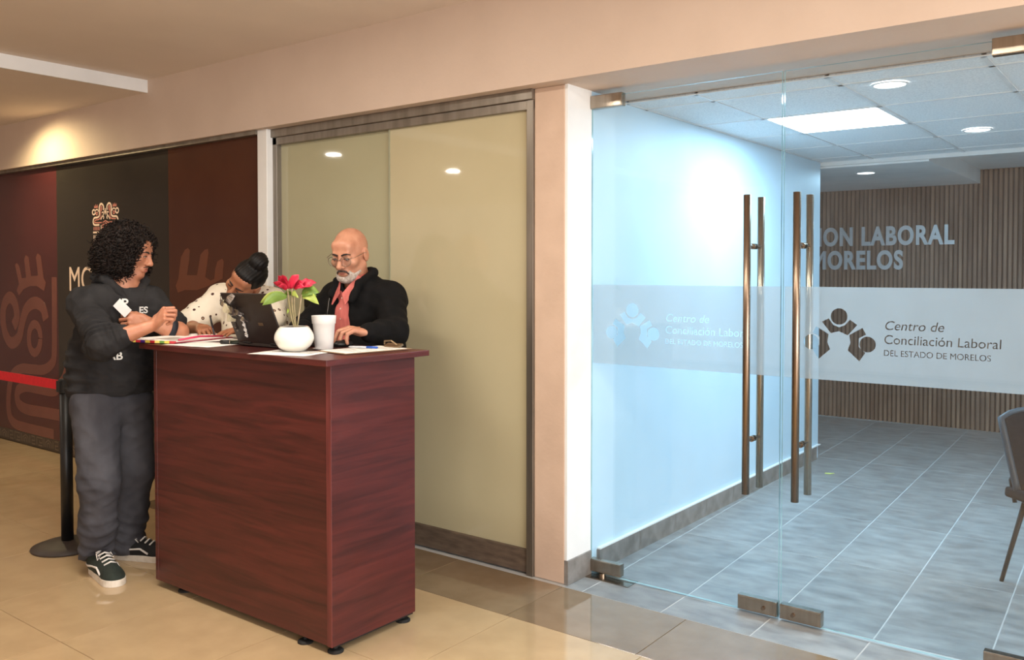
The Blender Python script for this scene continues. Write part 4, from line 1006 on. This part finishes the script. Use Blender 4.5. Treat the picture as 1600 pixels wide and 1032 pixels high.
# ---- the young man at the left end of the desk
def young_man():
    T = thing('person', 'young man with dark curly hair in a black hoodie and charcoal jeans holding a card', 'person', (-4.25, 2.26, 0))
    sk = skinm('tan_skin', (192, 134, 104), (170, 108, 82))
    fw = np.array([.97, -.24, 0]); lf = np.array([.24, .97, 0])
    Rsh, Lsh = np.array([-4.225, 2.105, 1.34]), np.array([-4.185, 2.43, 1.345])
    Rel, Rwr = np.array([-3.935, 2.045, 1.172]), np.array([-3.815, 2.225, 1.252])
    Lel, Lwr = np.array([-3.975, 2.455, 1.20]), np.array([-4.005, 2.300, 1.252])
    ch = np.array([-4.235, 2.285, 1.27]); pel = np.array([-4.285, 2.27, .92]); nk = np.array([-4.225, 2.305, 1.435])
    H = Local((-4.205, 2.335, 1.598), frame((.80, .57, -.26)), 1.02)
    F = SDF((-4.55, 1.95, .80), (-3.68, 2.75, 1.76), .0028)
    F.cone(pel, ch, .14, .15, .05, sq=(fw, .65)); F.cone(Rsh, Lsh, .05, .05, .05); F.cone(ch, nk, .12, .06, .06, sq=(fw, .75))
    for sh, el, wr_ in ((Rsh, Rel, Rwr), (Lsh, Lel, Lwr)): F.cone(sh, el, .050, .040, .03); F.cone(el, el+(wr_-el)*.35, .040, .042, .02); F.cone(el+(wr_-el)*.35, wr_, .042, .027, .02)
    head(F, H, nk, .056, ears=False)
    fist = [(1.0, 1.5, .9), (1.05, 1.55, .9), (1.1, 1.55, .9), (1.15, 1.6, .9)]
    hand(F, Rwr, .65*RTn+.62*UPn+.25*CMn, -.55*RTn+.45*UPn+.7*CMn, -.34*RTn+.6*UPn-.65*CMn, fist, 'fist', 1.0)
    tl = hand(F, Lwr, (-.42, -.88, .12), (.85, -.40, .30), (0, .1, 1), [(.7, .9, .5), (.75, .9, .5), (.8, .9, .5), (.85, .9, .5)], (.45, .5), .98)
    sdfobj(F, 'body', sk, T)
    # hoodie
    hm = mat('black_fleece', (46, 45, 46), .9, rgb2=(36, 35, 36), scale=14, bump=.12, bscale=300, spec=.2)
    G = SDF((-4.62, 1.90, .80), (-3.78, 2.80, 1.56), .0042)
    G.chain([np.array([-4.295, 2.275, .915]), np.array([-4.29, 2.285, 1.05]), np.array([-4.245, 2.285, 1.28])], [.198, .208, .185], .06, (fw, .74))
    G.cone(Rsh+[0, .03, .0], Lsh-[0, .03, 0], .078, .074, .06)
    for sh, el, wr_, e in ((Rsh, Rel, Rwr, .30), (Lsh, Lel, Lwr, .10)):
        G.cone(sh, el if e > .2 else el+(sh-el)*.3, .082 if e > .12 else .070, .064 if e > .12 else .058, .05); G.cone(el if e > .2 else el+(sh-el)*.3, el+(wr_-el)*e if e > .2 else el+(sh-el)*.28, .066 if e > .2 else .06, .058, .03)
    G.ell(Rel+[-.05, 0, -.035], (.075, .055, .05), k=.04)
    # folded hood
    G.cone(nk+[-.085, -.07, -.005], nk+[-.10, .06, .0], .042, .042, .04); G.cone(nk+[-.085, -.075, -.005], nk+[.035, -.075, -.025], .038, .024, .03); G.cone(nk+[-.085, .07, -.005], nk+[.045, .055, -.03], .038, .022, .03)
    G.cone(nk+[.035, -.075, -.028], nk+[.10, -.02, -.11], .022, .014, .02); G.cone(nk+[.045, .055, -.03], nk+[.10, -.01, -.11], .02, .014, .02)
    G.cone(np.array([-4.295, 2.275, .905]), np.array([-4.295, 2.275, .935]), .205, .205, .02, sq=(fw, .74))
    G.cone(nk+[.03, 0, -.02], nk+[.05, -.005, .10], .052, .06, .015, sub=True)
    G.half((0, 0, .885), (0, 0, -1))
    G.disp(wrinkle(3, .010, 30, (1, 1, 1.6))); G.disp(folds(Rsh, Rel, .016, .036, .25, 1)); G.disp(folds(Lsh, Lel, .009, .034, .2, 2)); G.disp(folds(Rel, Rel+(Rwr-Rel)*.35, .008, .024, -.2, 3, .085))
    G.disp(folds(ch+[0, 0, .05], pel, .009, .06, .35, 4, .3))
    ho = sdfobj(G, 'hoodie', hm, T, 1)
    K = SDF((-4.45, 2.05, 1.25), (-3.98, 2.58, 1.58), .004)
    ring = [(.105, -.035, -.115), (.075, -.075, -.055), (.01, -.098, -.005), (-.07, -.095, .012), (-.115, -.035, .016), (-.115, .045, .016), (-.06, .10, .010), (.02, .095, -.010), (.08, .055, -.06), (.108, .0, -.118)]
    rr_ = [.012, .020, .027, .036, .042, .042, .036, .027, .020, .012]
    for i in range(len(ring)-1): K.cone(nk+np.array(ring[i])+[0, 0, .028], nk+np.array(ring[i+1])+[0, 0, .028], rr_[i], rr_[i+1], .012)
    K.cone(nk+[-.13, -.05, -.03], nk+[-.13, .06, -.03], .045, .045, .03); K.disp(wrinkle(6, .006, 60)); sdfobj(K, 'hood', hm, ho, 1)
    hl = mat('hoodie_print', (224, 222, 218), .7)
    def chest_text(s, c, size, rot):
        t = textmesh('chest_print', s, (0, 0, 0), size, hl, None, extrude=0, offset=.0012, align='CENTER')
        me = t.data; bm = bmesh.new(); bm.from_mesh(me); bmesh.ops.triangulate(bm, faces=bm.faces); bmesh.ops.subdivide_edges(bm, edges=bm.edges, cuts=2, use_grid_fill=False); bm.to_mesh(me); bm.free()
        R = Matrix((tuple(lf), (0, 0, 1), tuple(fw))).transposed(); L = rootloc(T)
        from mathutils.bvhtree import BVHTree
        hb = BVHTree.FromPolygons([v.co for v in ho.data.vertices], [tuple(p.vertices) for p in ho.data.polygons])
        for v in me.vertices:
            q = R @ Vector((v.co.x, v.co.y, 0)) + Vector(c) - L; F_ = Vector(fw); hit = hb.ray_cast(q + F_*.25, -F_, .6)[0]
            v.co = (hit if hit else q) + F_*.0025
        t.location = (0, 0, 0); t.rotation_euler = (0, 0, 0); t.parent = ho
        return t
    chest_text('P', (-4.07, 2.235, 1.325), .062, 0); chest_text('ES', (-4.065, 2.325, 1.295), .045, 0); chest_text('AB', (-4.115, 2.20, 1.07), .055, 0)
    MB().tube([nk+np.array([.085, -.035, -.09]), nk+np.array([.135, -.03, -.17]), nk+np.array([.15, -.028, -.24])], .0032, 6).build('drawstring', mat('black_cord', (24, 24, 24), .7), ho, smooth=True)
    # jeans
    jm = mat('charcoal_denim', (82, 82, 88), .85, rgb2=(56, 55, 60), scale=5, stretch=(1, 1, .5), detail=8, bump=.1, bscale=400, spec=.2)
    J = SDF((-4.62, 1.95, .03), (-4.0, 2.62, 1.0), .0045)
    rh, rk, ra = np.array([-4.275, 2.175, .84]), np.array([-4.195, 2.15, .47]), np.array([-4.262, 2.165, .085])
    lh, lk, la = np.array([-4.31, 2.37, .84]), np.array([-4.315, 2.40, .47]), np.array([-4.375, 2.38, .075])
    J.cone((rh+lh)/2+[0, 0, .02], (rh+lh)/2+[0, 0, .12], .165, .165, .04, sq=(fw, .72))
    for a, b, c in ((rh, rk, ra), (lh, lk, la)): J.chain([a, b, b+(c-b)*.55, c], [.115, .093, .083, .082], .045)
    J.half(ra+[0, 0, 0], (.55, -.14, -1)); J.disp(wrinkle(5, .009, 26, (1, 1, 2.2))); J.disp(folds(rk+[0, 0, .05], ra, .010, .06, .25, 5, .12)); J.disp(folds(lk+[0, 0, .05], la, .010, .055, .25, 6, .12)); J.disp(folds(rh, rk, .006, .07, .5, 7, .14))
    jo = sdfobj(J, 'jeans', jm, T, 2)
    st = mat('denim_seam', (150, 128, 104), .8)
    pts = [rh+[-.085, -.085, -.02], rk+[-.062, -.074, 0], rk+(ra-rk)*.5+[-.055, -.066, 0], ra+[-.055, -.068, .05]]
    s_ = MB().tube(catmull2([Vector(p) for p in pts], 10), .0018, 5).build('seam', st, jo, smooth=True); sw = s_.modifiers.new('w', 'SHRINKWRAP'); sw.target = jo; sw.offset = .0005
    su = mat('dark_green_suede', (38, 48, 42), .85, rgb2=(28, 36, 31), scale=30); sb = mat('black_suede', (24, 24, 25), .85, rgb2=(18, 18, 19), scale=30)
    shoe(T, (.98, -.12), (-4.315, 2.175, 0), su, sc=1.1); shoe(T, (.80, .44), (-4.43, 2.345, 0), sb, sc=1.1)
    # hair
    hr = mat('dark_curly_hair', (34, 24, 20), .62, rgb2=(16, 11, 9), scale=60, spec=.22)
    A = SDF((-4.46, 2.08, 1.38), (-3.98, 2.58, 1.80), .0040)
    H.ell(A, (0, -.035, .045), (.112, .112, .095), .03); H.ell(A, (0, -.065, -.02), (.128, .105, .11), .04); H.ell(A, (0, -.07, -.085), (.115, .085, .065), .04)
    for x in (-1, 1): H.ell(A, (x*.078, .018, -.035), (.030, .045, .085), .03); H.ell(A, (x*.05, .035, .07), (.045, .03, .03), .03)
    H.ell(A, (0, .115, -.02), (.062, .075, .092), .015, True)
    r_ = np.random.default_rng(2)
    A.disp(lambda P: .010*(np.sin(P[:, 0]*190+np.sin(P[:, 2]*120)*2)*np.sin(P[:, 1]*200+np.sin(P[:, 0]*110)*2)*np.sin(P[:, 2]*180+np.sin(P[:, 1]*130)*2)))
    V, Q = A.mesh(); V = relax(V, Q, 1); ha = fastmesh('hair', V, Q, hr, T)
    cm = MB(); cen = H.p(0, -.03, 0); sel = r_.choice(len(V), 1000, replace=False)
    for i in sel:
        p = V[i]; o_ = p-cen; o_ /= np.linalg.norm(o_); loc = H.R.T@(p-H.o)
        if (loc[1] > .055 and -.11 < loc[2] < .065 and abs(loc[0]) < .06) or loc[1] > .078: continue
        dn = np.array([0, 0, -1.])+o_*.35+r_.normal(size=3)*.35; dn /= np.linalg.norm(dn)
        s1 = np.cross(dn, o_); s1 /= max(np.linalg.norm(s1), 1e-6); s2 = np.cross(dn, s1); ln = r_.uniform(.025, .06); cr_ = r_.uniform(.006, .013); ph = r_.uniform(0, 6.28); n_ = 13
        pts = [p+o_*.002+dn*ln*(j/(n_-1)-.3)+(s1*math.cos(ph+j*.95)+s2*math.sin(ph+j*.95))*cr_ for j in range(n_)]
        cm.tube(pts, [.0031*(1-.55*j/n_) for j in range(n_)], 5)
    cm.build('curls', hr, ha, smooth=True)['kind'] = 'stuff'
    dm = mat('dark_brow_hair', (34, 24, 20), .7)
    eyes(H, T, look=(0, -.3)); brows(H, T, dm)
    MB().ell(H.p(0, .0895, -.0615), (.019, .006, .0042), Matrix(H.R.tolist())).ell(H.p(0, .0895, -.0715), (.017, .007, .0055), Matrix(H.R.tolist())).build('lips', mat('lips', (168, 96, 84), .45), T, smooth=True)
    MB().tube([H.p(-.024, .086, -.056), H.p(-.01, .0955, -.0505), H.p(.01, .0955, -.0505), H.p(.024, .086, -.056)], [.0015, .0028, .0028, .0015], 6).build('moustache', mat('thin_moustache', (92, 62, 50), .8), T, smooth=True)
    # wristband
    wc = Lwr+(Lel-Lwr)*.72; ax = (Lel-Lwr)/np.linalg.norm(Lel-Lwr)
    MB().tube([wc-ax*.014, wc-ax*.0139, wc+ax*.0139, wc+ax*.014], [.044, .0505, .0505, .044], 24).build('wristband', mat('navy_band', (24, 26, 38), .7), T, smooth=True)
    # card in the hand
    cc = np.array([-4.062, 2.205, 1.325]); u = (RTn*.62+UPn*.62+CMn*.1); u /= np.linalg.norm(u); v = -RTn*.55+UPn*.62; v -= u*np.dot(u, v); v /= np.linalg.norm(v); nn = np.cross(u, v)
    c_ = MB().obox(cc, u*.026, v*.040, nn*.0005).build('card', mat('white_card', (240, 240, 238), .5)); tag(c_, 'blank white card held up in the young man\'s hand', 'card')
    return T
young_man()

# ---- the woman bent over the desk, writing
def woman():
    T = thing('person', 'woman with a black hair bun in a white patterned blouse bending over to write', 'person', (-4.12, 3.08, 0))
    sk = skinm('brown_skin', (168, 112, 80), (142, 88, 62))
    Rsh, Lsh = np.array([-4.235, 2.87, 1.355]), np.array([-3.955, 3.00, 1.34]); Rel, Rwr = np.array([-4.235, 2.665, 1.195]), np.array([-3.975, 2.575, 1.212])
    Lel, Lwr = np.array([-3.80, 2.87, 1.215]), np.array([-3.83, 2.72, 1.205]); pel = np.array([-4.15, 3.16, .95]); ch = np.array([-4.10, 2.99, 1.24]); nk = np.array([-4.045, 2.885, 1.41])
    u = .58*RTn+.72*UPn+.30*CMn; fwd = -.42*RTn-.40*UPn+.78*CMn
    H = Local((-3.905, 2.79, 1.448), frame(fwd, u), 1.0)
    fx = np.array([.15, -.98, 0]); sx = np.array([.98, .15, 0])
    F = SDF((-4.45, 2.50, .85), (-3.62, 3.35, 1.66), .0036)
    F.cone(pel, ch, .12, .13, .05, sq=(fx, .68)); F.cone(Rsh, Lsh, .045, .045, .05); F.cone(ch, nk, .10, .05, .05)
    for sh, el, wr_ in ((Rsh, Rel, Rwr), (Lsh, Lel, Lwr)): F.cone(sh, el, .046, .036, .03); F.chain([el, el+(wr_-el)*.35, wr_], [.036, .037, .024], .02)
    head(F, H, nk, .048)
    hd = np.array([.80, -.28, -.06])
    tp = hand(F, Rwr, hd, (.15, -.25, .9), (.25, .9, .2), [(.45, .7, .4), (.55, .8, .5), (.65, .9, .5), (.7, .9, .5)], (.35, .45), .9)
    hand(F, Lwr, (.1, -.9, -.05), (0, 0, 1), (-1, 0, 0), [(.15, .2, .15)]*4, (.5, .2), .9)
    sdfobj(F, 'body', sk, T)
    m = mat('cream_print_blouse', (236, 226, 208), .8, rgb2=(228, 216, 196), scale=6, bump=.08, bscale=120)
    nt = m.node_tree; N = nt.nodes; L = nt.links; b = N['Principled BSDF']; src = b.inputs['Base Color'].links[0].from_socket
    tc = N.new('ShaderNodeTexCoord'); vo = N.new('ShaderNodeTexVoronoi'); vo.inputs['Scale'].default_value = 24; vo.inputs['Randomness'].default_value = .55; L.new(tc.outputs['Object'], vo.inputs['Vector'])
    cr = N.new('ShaderNodeValToRGB'); e = cr.color_ramp.elements; e[0].position = 0; e[0].color = lin((226, 206, 180))+(1,); e[1].position = .10; e[1].color = (1, 1, 1, 1); cr.color_ramp.interpolation = 'CONSTANT'
    e1 = cr.color_ramp.elements.new(.08); e1.color = lin((84, 50, 44))+(1,); e[-1].position = .22; e[-1].color = (1, 1, 1, 1)
    L.new(vo.outputs['Distance'], cr.inputs['Fac']); mx = N.new('ShaderNodeMix'); mx.data_type = 'RGBA'; mx.blend_type = 'MULTIPLY'; mx.inputs['Factor'].default_value = 1
    L.new(src, mx.inputs['A']); L.new(cr.outputs[0], mx.inputs['B']); L.new(mx.outputs['Result'], b.inputs['Base Color'])
    G = SDF((-4.50, 2.55, .80), (-3.70, 3.40, 1.52), .0045)
    G.chain([np.array([-4.15, 3.16, .90]), np.array([-4.13, 3.10, 1.08]), ch], [.175, .175, .178], .06, (fx, .72)); G.cone(ch, nk+[-.02, .02, -.03], .17, .075, .06, sq=(fx, .8)); G.cone(Rsh, Lsh, .068, .068, .06)
    G.cone(ch+[0, -.06, .02], ch+[.03, -.10, -.07], .12, .11, .06)
    G.cone(Rsh+[0, 0, .005], Rsh+(Rel-Rsh)*.80+[-.015, 0, 0], .070, .088, .04); G.cone(Lsh, Lsh+(Lel-Lsh)*.75, .068, .08, .04)
    G.cone(Rsh+(Rel-Rsh)*.80+[-.01, 0, -.02], Rel+[.01, -.01, -.07], .066, .066, .012, sub=True)
    G.disp(wrinkle(11, .006, 40)); sdfobj(G, 'blouse', m, T, 2)
    tr = mat('dark_trousers', (38, 38, 44), .85, rgb2=(30, 30, 35), scale=20)
    J = SDF((-4.45, 2.95, .03), (-3.85, 3.38, 1.05), .006); J.cone((-4.15, 3.165, .88), (-4.15, 3.16, .98), .165, .16, .04, sq=((0, 1, 0), .68))
    for x in (-4.23, -4.07): J.chain([np.array([x, 3.16, .85]), np.array([x, 3.15, .48]), np.array([x, 3.18, .08])], [.10, .075, .065], .04)
    J.half((0, 0, .05), (0, 0, -1)); J.disp(wrinkle(13, .004, 35)); sdfobj(J, 'trousers', tr, T)
    bs = mat('black_suede', (24, 24, 25), .85)
    for x in (-4.23, -4.07): shoe(T, (0, -1), (x, 3.25, 0), bs)
    hr = mat('black_pulled_hair', (22, 18, 16), .58, rgb2=(9, 7, 7), scale=30, stretch=(6, 6, 1), spec=.25)
    A = SDF((-4.10, 2.55, 1.28), (-3.55, 3.05, 1.72), .0036)
    H.ell(A, (0, -.026, .040), (.0805, .098, .088), .02); H.ell(A, (0, .04, .085), (.055, .03, .02), .03)
    H.ell(A, (0, .118, .0), (.085, .075, .088), .012, True); H.ell(A, (0, .03, -.09), (.11, .10, .07), .02, True)
    H.ell(A, (.0, -.045, .135), (.050, .052, .042), .012); H.ell(A, (.012, -.075, .125), (.035, .035, .035), .012)
    A.disp(lambda P: .0016*np.sin(((P-H.o)@H.R[:, 0])*420)); ha = sdfobj(A, 'hair', hr, T)
    eyes(H, T, open_=.2, look=(0, -.6)); brows(H, T, mat('dark_brow_hair', (34, 24, 20), .7))
    MB().ell(H.p(0, .0895, -.066), (.018, .006, .007), Matrix(H.R.tolist())).build('lips', mat('lips', (168, 96, 84), .45), T, smooth=True)
    pn = thing('ballpoint_pen.001', 'dark pen held upright in the writing woman\'s hand', 'pen', tuple(tp[0]))
    a = Vector(tp[0])+Vector((.012, -.004, -.012)); b_ = a+Vector((-.030, -.012, .132))
    MB().tube([a, a+(b_-a)*.08, a+(b_-a)*.7], [.001, .004, .0042], 10).build('barrel', mat('navy_pen', (26, 30, 44), .3), pn, smooth=True)
    MB().tube([a+(b_-a)*.7, b_], [.0048, .0045], 10).build('cap', mat('black_pen_cap', (16, 18, 24), .3), pn, smooth=True)
woman()

# ---- the bald man behind the desk
def older_man():
    T = thing('person', 'bald man with glasses and grey beard in a black jacket over a salmon shirt', 'person', (-3.33, 3.10, 0))
    sk = skinm('ruddy_skin', (198, 144, 116), (180, 120, 94))
    Rsh, Lsh = np.array([-3.515, 3.075, 1.36]), np.array([-3.145, 3.095, 1.365]); Rel, Rwr = np.array([-3.615, 2.93, 1.20]), np.array([-3.42, 2.775, 1.222])
    Lel, Lwr = np.array([-2.97, 2.955, 1.215]), np.array([-2.945, 2.765, 1.222]); pel = np.array([-3.33, 3.12, .95]); ch = np.array([-3.33, 3.09, 1.27]); nk = np.array([-3.325, 3.05, 1.44])
    H = Local((-3.322, 2.992, 1.588), frame((.30, -.92, -.28)), 1.08); fx = np.array([.08, -1., 0])/1.0032
    F = SDF((-3.75, 2.55, .85), (-2.80, 3.30, 1.78), .0030)
    F.cone(pel, ch, .14, .15, .05, sq=(fx, .68)); F.cone(Rsh, Lsh, .05, .05, .05); F.cone(ch, nk, .12, .06, .06, sq=(fx, .75))
    for sh, el, wr_ in ((Rsh, Rel, Rwr), (Lsh, Lel, Lwr)): F.cone(sh, el, .05, .04, .03); F.chain([el, el+(wr_-el)*.35, wr_], [.04, .042, .029], .02)
    head(F, H, nk, .060, nose=1.04)
    hand(F, Lwr, (-.40, -.88, .22), (.15, .05, 1), (-.8, .5, .0), [(.55, .85, .35), (.50, .9, .4), (.55, .95, .4), (.62, .95, .4)], (.7, .35), 1.06, splay=.11)
    hand(F, Rwr, (.45, -.85, -.10), (0, 0, 1), (.9, .4, 0), [(.3, .45, .3)]*4, (.5, .3), 1.04, splay=.05)
    sdfobj(F, 'body', sk, T)
    # shirt
    sm = mat('salmon_shirt', (206, 112, 104), .75, rgb2=(190, 96, 90), scale=8, stretch=(6, 6, .5), bump=.1, bscale=200)
    S = SDF((-3.62, 2.80, .86), (-3.04, 3.32, 1.52), .0042)
    S.chain([np.array([-3.33, 3.10, .90]), np.array([-3.33, 3.08, 1.10]), ch+[0, -.02, .02]], [.19, .19, .175], .05, (fx, .74)); S.cone(ch+[0, -.02, .04], nk+[0, -.01, -.005], .14, .078, .06, sq=(fx, .9))
    S.cone(nk+[-.01, -.02, 0], nk+[0, -.01, .09], .060, .062, .01, sub=True); S.cone(nk+[.01, -.06, .0], nk+[.008, -.135, -.062], .045, .016, .01, sub=True)
    S.disp(wrinkle(21, .004, 40)); so_ = sdfobj(S, 'shirt', sm, T, 2)
    for s_ in (-1, 1):
        p0 = nk+np.array([.008+s_*.010, -.122, -.050]); p1 = nk+np.array([.008+s_*.048, -.135, -.105]); p2 = nk+np.array([s_*.086, -.05, .018]); p3 = nk+np.array([s_*.062, -.055, .042])
        o_ = meshobj('collar', [tuple(p0), tuple(p1), tuple(p2), tuple(p3)], [(0, 1, 2, 3)], sm, so_); md = o_.modifiers.new('t', 'SOLIDIFY'); md.thickness = .006
    for i in range(5):
        z = 1.375-.055*i; yy = 3.045-.118-.016*min(i, 2)
        b_ = MB().ell((-3.322, 0, 0), (.0055, .002, .0055), nu=12, nv=6)
        o_ = b_.build('button', mat('pale_button', (226, 196, 180), .4), so_, smooth=True)
        L0 = rootloc(T); 
        for v in o_.data.vertices: v.co.y += yy; v.co.z += z
        sw = o_.modifiers.new('w', 'SHRINKWRAP'); sw.target = so_; sw.offset = .0025
    # jacket
    jm = mat('black_wool', (16, 15, 16), .9, rgb2=(10, 10, 11), scale=20, bump=.1, bscale=300, spec=.2)
    G = SDF((-3.80, 2.62, .84), (-2.74, 3.38, 1.58), .0045)
    G.chain([np.array([-3.33, 3.11, .88]), np.array([-3.33, 3.10, 1.08]), ch], [.215, .215, .205], .05, (fx, .80)); G.cone(ch+[0, 0, .06], nk+[0, .01, -.02], .17, .095, .06, sq=(fx, .9)); G.cone(Rsh, Lsh, .075, .075, .06)
    for sh, el, wr_ in ((Rsh, Rel, Rwr), (Lsh, Lel, Lwr)): G.cone(sh, el, .080, .064, .05); G.chain([el, el+(wr_-el)*.5, el+(wr_-el)*.97], [.064, .055, .046], .03)
    # stand collar
    for a, b_ in (((-.078, -.070, .012), (-.088, .02, .048)), ((-.088, .02, .048), (0, .09, .062)), ((0, .09, .062), (.098, .015, .058)), ((.098, .015, .058), (.088, -.075, .0)), ((-.078, -.07, .012), (-.07, -.115, -.06)), ((.088, -.075, 0), (.09, -.125, -.08))): G.cone(nk+np.array(a), nk+np.array(b_), .017, .019, .02)
    # open front
    G.cone(nk+[.012, -.10, .04], nk+[.012, -.16, -.08], .050, .055, .01, sub=True); G.cone(nk+[.012, -.17, -.08], np.array([-3.335, 2.90, .86]), .070, .075, .01, sub=True)
    G.cone(nk+[0, -.015, -.01], nk+[0, -.015, .12], .066, .078, .01, sub=True)
    G.disp(wrinkle(31, .006, 36)); jo = sdfobj(G, 'jacket', jm, T, 2)
    zp = mat('zip_teeth', (120, 118, 116), .4, .6)
    from mathutils.bvhtree import BVHTree
    jb = BVHTree.FromPolygons([v.co for v in jo.data.vertices], [tuple(p.vertices) for p in jo.data.polygons]); L0 = rootloc(T)
    zpts = []
    for i in range(0, 11):
        q = Vector((-3.446+.0025*i, 2.6, 1.415-.022*i)) - L0; hit = jb.ray_cast(q, Vector((0, 1, 0)), .6)[0]
        if hit and (not zpts or abs(hit.y+L0.y-zpts[-1].y) < .02): zpts.append(hit + L0 + Vector((0, -.003, 0)))
    MB().tube(zpts, .0022, 6).build('zip', zp, jo, smooth=True)
    tr = mat('dark_trousers', (38, 38, 44), .85)
    J = SDF((-3.62, 2.92, .03), (-3.02, 3.36, 1.05), .006); J.cone((-3.33, 3.125, .88), (-3.33, 3.12, .98), .18, .175, .04, sq=((0, 1, 0), .72))
    for x in (-3.42, -3.24): J.chain([np.array([x, 3.13, .85]), np.array([x, 3.12, .48]), np.array([x, 3.16, .08])], [.11, .085, .075], .04)
    J.half((0, 0, .05), (0, 0, -1)); J.disp(wrinkle(33, .004, 35)); sdfobj(J, 'trousers', tr, T)
    bs = mat('black_suede', (24, 24, 25), .85)
    for x in (-3.42, -3.24): shoe(T, (0, -1), (x, 3.24, 0), bs)
    # beard, moustache, brows
    gb_ = mat('grey_beard', (206, 196, 186), .85, rgb2=(168, 152, 140), scale=90, bump=.5, bscale=400)
    B = SDF(H.o-.17, H.o+.17, .0034)
    H.ell(B, (0, .058, -.098), (.038, .034, .026), .02)
    for x in (-1, 1): H.cone(B, (x*.030, .060, -.090), (x*.052, .026, -.070), .018, .011, .02); H.cone(B, (x*.030, .074, -.066), (x*.028, .066, -.09), .009, .013, .012)
    H.ell(B, (0, .092, -.070), (.022, .016, .0095), .006, True)
    B.disp(wrinkle(41, .003, 260)); sdfobj(B, 'beard', gb_, T)
    mm = mat('dark_moustache', (84, 70, 64), .85, rgb2=(46, 38, 35), scale=120, bump=.5, bscale=300)
    for x in (-1, 1): MB().tube([H.p(0, .0985, -.0535), H.p(x*.012, .0975, -.054), H.p(x*.023, .0895, -.060), H.p(x*.030, .083, -.072)], [.0045, .0055, .0048, .0025], 10).build('moustache', mm, T, smooth=True)
    MB().ell(H.p(0, .0895, -.0690), (.017, .006, .0050), Matrix(H.R.tolist())).build('lips', mat('lips', (168, 96, 84), .45), T, smooth=True)
    eyes(H, T, open_=.42, look=(0, -.5)); brows(H, T, mat('dark_brow_hair', (34, 24, 20), .7), .0045)
    # glasses
    gm = mat('gunmetal_wire', (140, 128, 116), .3, .9); 
    gl = thing('eyeglasses', 'thin metal framed eyeglasses worn by the bald man', 'glasses', tuple(H.p(0, .105, 0)))
    for x in (-1, 1):
        ring = [H.p(x*.032+.0265*math.cos(a), .1035-.006*abs(math.cos(a))*(1 if x*math.cos(a) > 0 else .2), -.008+.0225*math.sin(a)) for a in np.linspace(0, 2*PI, 25)]
        r_ = MB().tube(ring, .0013, 6).build('rim', gm, gl, smooth=True)
        n_ = 24; MB().add([ring[i] for i in range(n_)]+[ring[i]+H.R[:, 1]*.0008 for i in range(n_)], [tuple(range(n_)), tuple(reversed(range(n_, 2*n_)))]).build('lens', M['glass'], r_)
        MB().tube([H.p(x*.056, .098, .004), H.p(x*.074, .080, .006), H.p(x*.083, .0, .010), H.p(x*.084, -.022, -.002)], .0014, 6).build('temple_arm', gm, gl, smooth=True)
    MB().tube([H.p(-.009, .104, -.002), H.p(0, .108, .001), H.p(.009, .104, -.002)], .0013, 6).build('bridge', gm, gl, smooth=True)
older_man()
